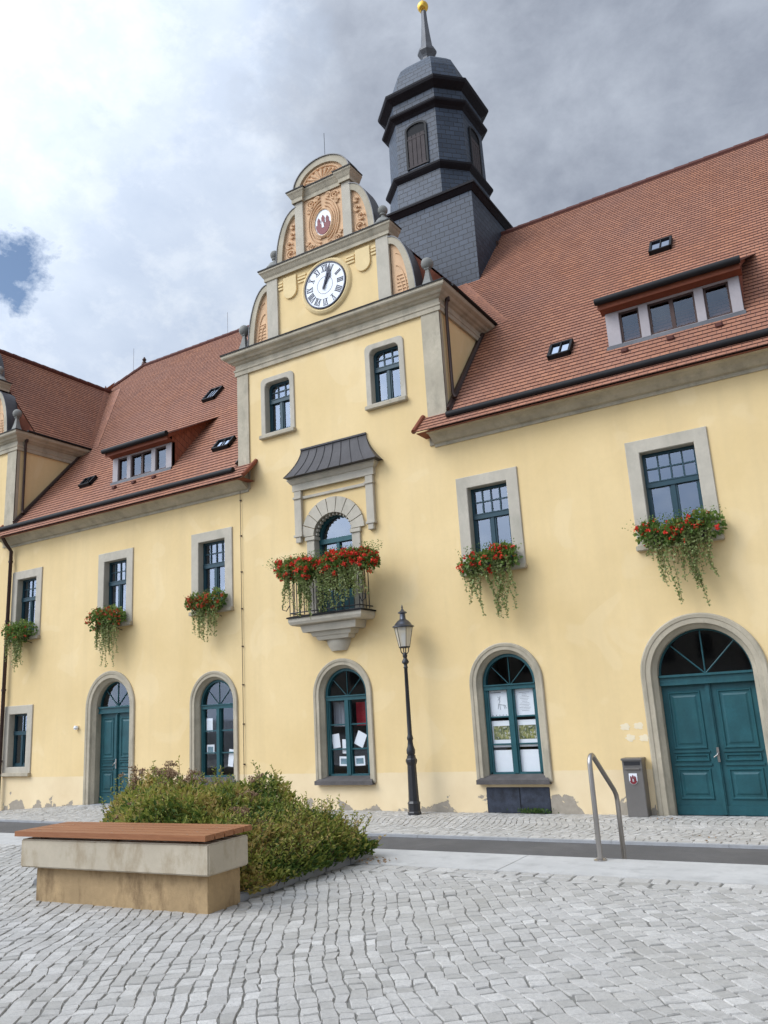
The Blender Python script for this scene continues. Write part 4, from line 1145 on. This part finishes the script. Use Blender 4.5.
random.seed(21)
th = math.atan2(.80, -.60)
ca, sa_ = math.cos(th), math.sin(th)
def tw(s, t):
    t2 = t+.20*noise.noise(Vector((s*.33, t*.25, 1.7)))+.03*noise.noise(Vector((s*1.5, t*1.1, 5.2)))+.035*noise.noise(Vector((s*4.5, t*3.5, 9.2)))
    s2 = s+.10*noise.noise(Vector((s*.4, t*.4, 8.8)))+.05*noise.noise(Vector((s*3, t*3, 2.8)))
    return Vector((s2*ca+t2*sa_-6, s2*sa_-t2*ca-8))
bed_poly = [(-9.9, -6.62), (-5.32, -6.62), (-5.32, -9.05), (-9.9, -9.05)]
def bedx(y): return -8.1-(y+9)*.62
def in_plaza(p):
    if not (-24 < p.x < 3.2 and -14.2 < p.y < -7.47): return False
    return not (p.x < -5.27 and -9.1 < p.y and p.x > bedx(p.y)-.1)
m_ = MB(); pave(m_, -26, 26, -26, 26, tw, in_plaza, .106, .114, .0036, lambda x: .46, .005)
structure(m_.build('plaza_setts', 'sett'))
m_ = MB()
pave(m_, -26, 5, 0, .30, lambda s, t: Vector((s, -7.46+t)), lambda p: not (-9.9 < p.x < -5.27), .15, .2, .005, lambda x: .459, .003)
structure(m_.build('plaza_border_setts', 'sett'))
m_ = MB()
pave(m_, -2.3, -.0, -33, 3.5, lambda s, t: Vector((t+.16*math.sin(PI*(s+2.3)/1.15)+.03*math.sin(s*5+t), s)), lambda p: p.y < -.02, .115, .115, .005, lambda x: gz(x)+.035, .005)
pave(m_, -33, 3.5, -2.62, -2.3, lambda s, t: Vector((s, t)), lambda p: True, .16, .17, .005, lambda x: gz(x)+.035, .004)
structure(m_.build('sidewalk_setts', 'sett'))
m_ = MB()
for k in range(60):
    x0_ = -55+1.6*k; z_ = gz(x0_+.8)
    m_.box(x0_, x0_+1.594, -2.70, -2.615, z_-.2, z_+.036)
structure(m_.build('sidewalk_kerb', 'kerb'))

# planting bed: soil, kerb, shrub
s_ = MB(); s_.add([(bedx(-9), -9, .475), (-5.4, -9, .475), (-5.4, -6.7, .475), (bedx(-6.7), -6.7, .475)], [(0, 1, 2, 3)]); structure(s_.build('planting_bed', 'soil'))
s_ = MB()
for a in range(5): s_.box(-5.44, -5.30, -9.02+.46*a, -8.565+.46*a, .3, .53)
for a in range(6): s_.box(-9.5+.675*a, -8.83+.675*a, -6.72, -6.6, .3, .53)
for a in range(5): s_.tube([(bedx(-9+.48*a), -9+.48*a, .48), (bedx(-9+.475*(a+1)), -9+.475*(a+1), .48)], .07, 4)
structure(s_.build('planting_bed_kerb', 'kerb', bevel=.012))

def bush():
    root = thing('shrub', 'wide bushy green and olive shrub with brown seed heads behind the bench', 'shrub', (-7.5, -7.8, .47))
    random.seed(8)
    lf = MB(); sd = MB(); st = MB()
    X0, X1, Y0, Y1 = -9.55, -5.2, -8.95, -6.75
    def top(x, y):
        ex = min(1, (x-(-1.19*(y+15)))/.8); ex2 = min(1, (X1-x)/1.15); ey = min(1, (y-Y0)/.45+.25); ey2 = min(1, (Y1-y)/.5+.3)
        e = max(0, min(ex, ex2))**.5*max(0, min(ey, ey2))**.5
        n = noise.noise(Vector((x*1.0, y*1.0, 3.1)))*.20+noise.noise(Vector((x*2.9, y*2.9, 7)))*.19
        return .47+max(.06, (.84-.075*max(0, x+7.7)+n)*e)
    N_ = 0
    while N_ < 15000:
        x, y = random.uniform(X0, X1), random.uniform(Y0, Y1); h = top(x, y)-.47
        if h < .08: continue
        z = .47+h*(1-abs(random.gauss(0, .33)))
        if z < .49: continue
        N_ += 1
        cl = noise.noise(Vector((x*2.6, y*2.6, z*2.6)))
        # sprig: several leaves round a point
        d = Vector((random.gauss(0, .5)+(.5 if x > -5.8 else 0), random.gauss(0, .5)-(.4 if y < -8.4 else 0), random.uniform(.2, 1))).normalized()
        c = Vector((x, y, z))
        lf.base = .43+.9*cl+(.3 if random.random() < .1 else 0)
        for k in range(3):
            q = (d+Vector((random.gauss(0, .7), random.gauss(0, .7), random.gauss(0, .35)))).normalized()
            leaf(lf, c+d*.03*k, random.uniform(.045, .085), q, .42)
    # long sprigs breaking the outline
    for _ in range(460):
        x, y = random.uniform(X0+.15, X1-.05), random.uniform(Y0+.05, Y1)
        if _ % 2: x = random.uniform(X1-.7, X1+.05)
        if top(x, y) < .6: continue
        c = Vector((x, y, top(x, y)-.12)); d = Vector((random.gauss(0, .35)+(.45 if x > -6 else 0), random.gauss(-.1, .35), 1)).normalized()
        L = random.uniform(.12, .42); st.tube([c, c+d*L], [.004, .002], 3, False)
        lf.base = .5+random.gauss(0, .15)
        for k in range(int(L/.02)):
            p = c+d*(.03+.02*k); q = Vector((random.gauss(0, 1), random.gauss(0, 1), .5)).normalized(); leaf(lf, p, .045, q, .42)
    def head(c, r):
        for _ in range(40):
            a, rr = random.uniform(0, 2*PI), r*math.sqrt(random.random())
            leaf(sd, c+Vector((rr*math.cos(a), rr*math.sin(a), .02-rr*rr*3+random.gauss(0, .008))), .022, None, .8)
    for k in range(44):
        if k < 26: x, y, hh = random.uniform(-8.9, -7.4), random.uniform(-7.6, -6.8), random.uniform(.08, .30)
        else: x, y, hh = random.uniform(-7.6, -5.6), random.uniform(-8.6, -6.9), random.uniform(.03, .14)
        b0 = Vector((x, y, top(x, y)-.1)); d = Vector((random.gauss(0, .12), random.gauss(0, .12), 1)); c = b0+d*(hh+.1)
        st.tube([b0, b0.lerp(c, .6)+Vector((.01, 0, 0)), c], .004, 4, False); head(c, random.uniform(.04, .07))
        sd.base = .5+random.gauss(0, .2)
        for j in range(3):
            off = Vector((random.gauss(0, .06), random.gauss(0, .06), -.04)); st.tube([c-d*.12, c+off], .003, 3, False); head(c+off, .04)
    for _ in range(120):
        x, y = random.uniform(X0+.3, X1-.3), random.uniform(Y0+.2, Y1-.1)
        if top(x, y) < .6: continue
        st.tube([(x, y, .46), (x+random.gauss(0, .06), y+random.gauss(0, .06), .47+.5*(top(x, y)-.47)), (x+random.gauss(0, .12), y+random.gauss(0, .12), top(x, y)-.1)], [.008, .006, .003], 4, False)
    lf.build('foliage', 'leaf_bush', root); sd.build('seed_heads', 'seedhead', root); st.build('stems', 'stem', root)
bush()
# weeds at the cellar slab
wd = MB(); random.seed(3)
for _ in range(260):
    x = random.gauss(-5.98, .16); y = -random.uniform(.03, .14); leaf(wd, Vector((x, y, .04+.07*random.random())), .045, Vector((random.gauss(0, .6), random.gauss(-.2, .4), 1)).normalized(), .5)
wo = wd.build('weeds', 'weed'); single(wo, 'small green weeds growing at the foot of the dark blue cellar slab', 'weeds'); wo['kind'] = 'stuff'
# dry leaves on the setts
wd = MB()
for (x, y, zz, n_, sp_) in ((-5.1, -7.0, .475, 26, .12), (-3.5, -.5, .05, 14, .12), (-2.6, -2.2, .05, 10, .15), (-6.9, -10.9, .475, 5, .04)):
    for _ in range(n_): wd.base = .7; leaf(wd, Vector((x+random.gauss(0, sp_), y+random.gauss(0, sp_*.7), zz)), .04, Vector((random.gauss(0, 1), random.gauss(0, 1), .15)).normalized(), .7)
lo_ = wd.build('fallen_leaves', 'seedhead'); single(lo_, 'small brown fallen leaves scattered on the grey paving stones', 'leaves'); lo_['kind'] = 'stuff'

# ------------------------------------------------------------------ bench
def bench():
    root = thing('bench', 'massive stone block bench with reddish wooden slatted seat beside the shrub', 'bench', (-6.33, -9.28, .46))
    R_ = Matrix.Translation((-6.33, -9.27, 0)) @ Matrix.Rotation(math.radians(3.2), 4, 'Z')
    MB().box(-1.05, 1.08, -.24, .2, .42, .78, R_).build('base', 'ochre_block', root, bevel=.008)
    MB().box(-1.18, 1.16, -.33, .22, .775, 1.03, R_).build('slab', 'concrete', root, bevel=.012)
    for x in (-.95, 0, .95): MB().box(x-.04, x+.04, -.26, .22, 1.03, 1.058, R_).build('batten', 'stem', root)
    s = MB(); n = 5; wd_ = .66/n
    for k in range(n):
        y0, y1 = -.36+wd_*k, -.36+wd_*(k+1)-.014
        v = [R_ @ Vector((x, y, z)) for x in (-1.24, 1.15) for y in (y0, y1) for z in (1.058, 1.105)]
        F = [(0, 1, 3, 2), (4, 6, 7, 5), (0, 4, 5, 1), (2, 3, 7, 6), (0, 2, 6, 4), (1, 5, 7, 3)]
        L = [(-1.24, y0), (-1.24, y0), (-1.24, y1), (-1.24, y1), (1.2, y0), (1.2, y0), (1.2, y1), (1.2, y1)]
        s.add(v, F, [[(L[i][0]*1.0, L[i][1]+.36) for i in f] for f in F])
    s.build('seat', 'deck', root)
    sc = MB()
    for x in (-.95, 0, .9):
        for k in range(n): sc.lathe(tuple(R_ @ Vector((x, -.36+wd_*(k+.46), 1.105))), [(.009, 0), (.009, .0015)], 8)
    sc.build('screws', 'steel', root)
def deck_mat():
    m, t, N, L, b = nt('deck_wood')
    v = pos(t, (1.2, 14, 14))
    c = mixc(t, ramp(t, noi(t, 2.2, 8, .65, v, .4), .3, .7), (.25, .095, .036), (.40, .17, .07))
    v2 = pos(t, (.01, 7.9, 1))
    c = mixc(t, mth(t, 'MULTIPLY', noi(t, 1.0, 0, .5, v2), .5), c, (.23, .09, .045))
    L.new(c, b.inputs['Base Color']); b.inputs['Roughness'].default_value = .5; b.inputs['Specular IOR Level'].default_value = .35
    bump(t, b, noi(t, 3, 6, .6, v), .002); return m
MT['deck'] = deck_mat()
bench()

# ------------------------------------------------------------------ street lamp
def lamp():
    X, Y, Z = -8.33, -.42, .03
    root = thing('street_lamp', 'black cast iron street lamp with glass lantern in front of the yellow wall', 'street lamp', (X, Y, Z))
    b = MB(); b.lathe((X, Y, Z), [(.135, 0), (.135, .05), (.12, .07), (.12, .2), (.13, .22), (.105, .26), (.095, .6), (.088, .93), (.1, .96), (.115, 1.0), (.115, 1.04), (.09, 1.07), (.085, 1.12)], 8, PI/8)
    b.build('base', 'cast_iron', root)
    p = MB(); p.lathe((X, Y, Z), [(.06, 1.1), (.085, 1.16), (.088, 1.22), (.06, 1.3), (.05, 1.4), (.062, 1.43), (.062, 1.46), (.05, 1.5), (.046, 1.52), (.036, 2.82), (.05, 2.84), (.036, 2.86), (.036, 2.9), (.07, 2.93), (.072, 2.96), (.05, 3.0), (.035, 3.03), (.05, 3.07), (.04, 3.12), (.03, 3.14)], 16)
    p.build('post', 'cast_iron', root, smooth=True)
    h = MB()
    for k in range(4):
        a = PI/4+PI/2*k; c, s = math.cos(a), math.sin(a)
        h.tube([(X+.03*c, Y+.03*s, Z+3.1), (X+.075*c, Y+.075*s, Z+3.15), (X+.09*c, Y+.09*s, Z+3.24)], .011, 6)
    h.build('cradle', 'cast_iron', root, smooth=True)
    g = MB(); n = 6; z0, z1, r0, r1 = Z+3.25, Z+3.66, .11, .195
    P0 = [(X+r0*math.cos(2*PI*k/n+.3), Y+r0*math.sin(2*PI*k/n+.3), z0) for k in range(n)]; P1 = [(X+r1*math.cos(2*PI*k/n+.3), Y+r1*math.sin(2*PI*k/n+.3), z1) for k in range(n)]
    g.strip([P0, P1], closed=True); g.build('lantern_glass', 'glass_lamp', root)
    f = MB()
    for a, c in zip(P0, P1): f.tube([a, c], .007, 5)
    for P, r in ((P0, .012), (P1, .014)):
        for k in range(n): f.tube([P[k], P[(k+1) % n]], r, 5)
    f.lathe((X, Y, z0-.02), [(.1, 0), (.115, .01), (.1, .02)], 6, .3)
    f.build('lantern_frame', 'cast_iron', root)
    bu = MB(); bu.lathe((X, Y, z0), [(.02, 0), (.02, .08), (.035, .12), (.045, .2), (.035, .27), (.01, .3)], 12); bu.lathe((X, Y, z1-.07), [(.03, 0), (.03, .07)], 8); bu.build('bulb', 'paper', root, smooth=True)
    t = MB(); t.lathe((X, Y, z1), [(.225, -.005), (.225, .015), (.19, .03), (.165, .07), (.12, .12), (.075, .15), (.062, .17), (.058, .27), (.095, .285), (.095, .3), (.06, .32), (.03, .35), (.012, .38), (.02, .4), (.004, .46)], 20)
    t.build('lantern_cap', 'lamp_roof', root, smooth=True)
lamp()

# ------------------------------------------------------------------ steel postbox-like bin
def bin_():
    root = thing('litter_bin', 'slim grey steel bin with a small red castle crest between window and door', 'bin', (-4.03, -.15, .03))
    b = MB(); b.box(-4.2, -3.86, -.27, -.01, .03, .98); b.build('body', 'steel_box', root, bevel=.008)
    t = MB(); t.box(-4.21, -3.85, -.3, -.0, .965, 1.0); t.box(-4.16, -3.9, -.281, -.27, .86, .875); t.build('lid', 'steel_box', root, bevel=.004)
    s = MB(); s.box(-4.17, -3.89, -.278, -.268, .885, .945); s.build('slot', 'cast_iron', root)
    h = MB(); h.box(-4.16, -3.9, -.3, -.27, .815, .84); h.build('flap', 'steel', root, bevel=.003)
    c = MB(); cx, cz = -4.035, .66
    c.xz([(cx-.07, cz+.09), (cx+.07, cz+.09), (cx+.07, cz-.02)]+[(cx+.07*math.cos(PI*k/10), cz-.02-.075*math.sin(PI*k/10)) for k in range(1, 10)]+[(cx-.07, cz-.02)], -.276, -.27)
    cr = c.build('crest', 'white', root)
    m = MB(); castle(m, cx, cz+.01, .062, -.279); m.xz([(cx+.058*math.cos(PI+PI*k/12), cz-.03+.055*math.sin(PI+PI*k/12)) for k in range(13)], -.294, -.277); m.build('castle_motif', 'maroon', cr)
    m = MB(); m.box(cx-.012, cx+.016, -.299, -.293, cz-.045, cz-.0); m.build('gate_figure', 'post_pink', cr)
bin_()

# ------------------------------------------------------------------ handrail
def rail():
    root = thing('handrail', 'bent stainless steel handrail at the plaza steps', 'handrail', (-2.78, -6.42, .46))
    X = -2.78; pts = [(X, -6.42, .462), (X, -6.42, 1.39)]
    for k in range(1, 6):
        a = math.radians(25*k); pts.append((X, -6.42+.085*(1-math.cos(a)), 1.39+.085*math.sin(a)))
    pts += [(X, -5.68, 1.06), (X, -5.62, 1.0), (X, -5.6, .93), (X, -5.6, .0)]
    m = MB(); m.tube(pts, .026, 14); m.build('tube', 'steel', root, smooth=True)
    f = MB(); f.lathe((X, -6.42, .463), [(.065, 0), (.065, .008), (.03, .012), (.03, .03)], 16)
    for k in range(3): a = 2*PI*k/3+.4; f.lathe((X+.05*math.cos(a), -6.42+.05*math.sin(a), .47), [(.01, 0), (.01, .014)], 6)
    f.build('foot_plate', 'steel', root, smooth=True)
rail()

# ------------------------------------------------------------------ houses across the square (they stand behind the viewer; windows mirror them)
def far_house(x0, x1, y, h, label):
    root = thing('house', label, 'house', ((x0+x1)/2, y, 0), 'houses across the square')
    b = MB(); b.box(x0, x1, y-10, y, 0, h); b.build('wall', 'house_plaster', root)
    r = MB(); r.add([(x0-.3, y+.4, h-.1), (x1+.3, y+.4, h-.1), (x1+.3, y-5, h+4.5), (x0-.3, y-5, h+4.5), (x0-.3, y-10.4, h-.1), (x1+.3, y-10.4, h-.1)], [(0, 1, 2, 3), (3, 2, 5, 4), (0, 3, 4), (1, 5, 2)])
    r.build('roof', 'far_tile', root)
    w_ = MB(); x = x0+1.2
    while x < x1-1.5:
        for z in (1.0, 4.2): w_.box(x, x+1, y-.02, y+.03, z, z+1.7)
        x += 2.6
    w_.build('window', 'room', root)
far_house(-42, -26, -42, 7.5, 'two-storey house across the square, far left mirrored in the panes')
far_house(-25, -8, -44, 8.2, 'two-storey house across the square, mirrored beside the lamp')
far_house(-7, 12, -43, 7.2, 'two-storey house across the square, mirrored in the right door fanlight')

# ------------------------------------------------------------------ sky, sun, camera
W = bpy.data.worlds.new('World'); S.world = W; W.use_nodes = True
t = W.node_tree; N = t.nodes; L = t.links
for n in list(N): N.remove(n)
out = N.new('ShaderNodeOutputWorld')
sky = N.new('ShaderNodeTexSky'); sky.sky_type = 'NISHITA'; sky.sun_disc = False
SUN = Vector((-.50, -.55, .67)).normalized()
el = math.asin(SUN.z); az = math.atan2(SUN.x, SUN.y)
sky.sun_elevation = el; sky.sun_rotation = az
b1 = N.new('ShaderNodeBackground'); b1.inputs[1].default_value = .15; L.new(sky.outputs[0], b1.inputs[0])
tc = N.new('ShaderNodeTexCoord'); D = tc.outputs['Generated']
def dot(v):
    n = N.new('ShaderNodeVectorMath'); n.operation = 'DOT_PRODUCT'; L.new(D, n.inputs[0]); n.inputs[1].default_value = v; return n.outputs['Value']
mp = N.new('ShaderNodeMapping'); mp.inputs['Scale'].default_value = (1, 1, 1.35); mp.inputs['Location'].default_value = (.7, 1.3, .2); L.new(D, mp.inputs[0])
n1 = noi(t, 2.6, 12, .60, mp.outputs[0], .15); n2 = noi(t, 5.5, 12, .62, mp.outputs[0], .2); n3 = noi(t, 16, 10, .65, mp.outputs[0], .1)
sep = dot((.78, .62, 0.0))
low = ramp(t, mth(t, 'ADD', mth(t, 'MULTIPLY', n1, .7), mth(t, 'MULTIPLY', n2, .3)), .41, .57, (.42, .52, .69), (.70, .78, .91))
brt = mth(t, 'MULTIPLY', mth(t, 'SUBTRACT', dot((-.53, .58, .61)), .93), 14.0, True)
c = mixc(t, mth(t, 'MULTIPLY', brt, .35), low, (.80, .87, .96))
c = mixc(t, mth(t, 'MULTIPLY', ramp(t, n2, .43, .62), .5), c, (.46, .55, .71))
c = mixc(t, mth(t, 'MULTIPLY', ramp(t, n3, .48, .64), .30), c, (.90, .95, 1.0))
dk = ramp(t, mth(t, 'ADD', sep, mth(t, 'MULTIPLY', mth(t, 'SUBTRACT', n2, .5), .30)), -.03, .10)
dcol = ramp(t, mth(t, 'ADD', mth(t, 'MULTIPLY', n2, .7), mth(t, 'MULTIPLY', n3, .3)), .38, .64, (.29, .325, .40), (.49, .54, .63))
c = mixc(t, mth(t, 'MULTIPLY', dk, .94), c, dcol)
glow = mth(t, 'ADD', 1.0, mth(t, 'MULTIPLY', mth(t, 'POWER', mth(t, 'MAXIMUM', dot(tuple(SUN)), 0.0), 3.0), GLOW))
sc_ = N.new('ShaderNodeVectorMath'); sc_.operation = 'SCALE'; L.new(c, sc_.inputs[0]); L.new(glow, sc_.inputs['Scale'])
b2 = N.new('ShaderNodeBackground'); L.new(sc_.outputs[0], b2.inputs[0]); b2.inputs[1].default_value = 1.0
gap = mth(t, 'MULTIPLY', mth(t, 'SUBTRACT', mth(t, 'ADD', dot((-.7330, .4735, .4883)), mth(t, 'MULTIPLY', mth(t, 'SUBTRACT', n3, .5), .006)), .9988), 1100.0, True)
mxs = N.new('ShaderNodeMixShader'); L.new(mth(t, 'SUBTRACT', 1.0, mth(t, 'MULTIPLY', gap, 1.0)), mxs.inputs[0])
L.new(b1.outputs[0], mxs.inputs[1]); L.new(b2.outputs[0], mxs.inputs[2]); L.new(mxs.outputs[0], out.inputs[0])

sl = bpy.data.lights.new('sun', 'SUN'); sl.energy = SUNE; sl.angle = math.radians(26); sl.color = (1, .96, .90)
so = bpy.data.objects.new('sun', sl); COL.objects.link(so); so.rotation_euler = SUN.to_track_quat('Z', 'Y').to_euler()

cam = bpy.data.cameras.new('camera'); co = bpy.data.objects.new('camera', cam); COL.objects.link(co); S.camera = co
F = Vector((-.49498153, .83606217, .2366291)); R = Vector((.85215073, .52030922, -.05583417)); U = Vector((.16980114, -.17400678, .96999444))
co.matrix_world = Matrix(((R.x, U.x, -F.x, 0), (R.y, U.y, -F.y, -15), (R.z, U.z, -F.z, 2.06), (0, 0, 0, 1)))
cam.sensor_fit = 'HORIZONTAL'; cam.sensor_width = 36; cam.lens = 810.03/768*36; cam.clip_end = 5000; cam.clip_start = .05
S.view_settings.view_transform = 'Standard'; S.view_settings.look = 'None'; S.view_settings.exposure = EXPO; S.view_settings.gamma = 1
S.view_settings.use_curve_mapping = False
for o in bpy.data.objects:
    if '_o' in o: del o['_o']
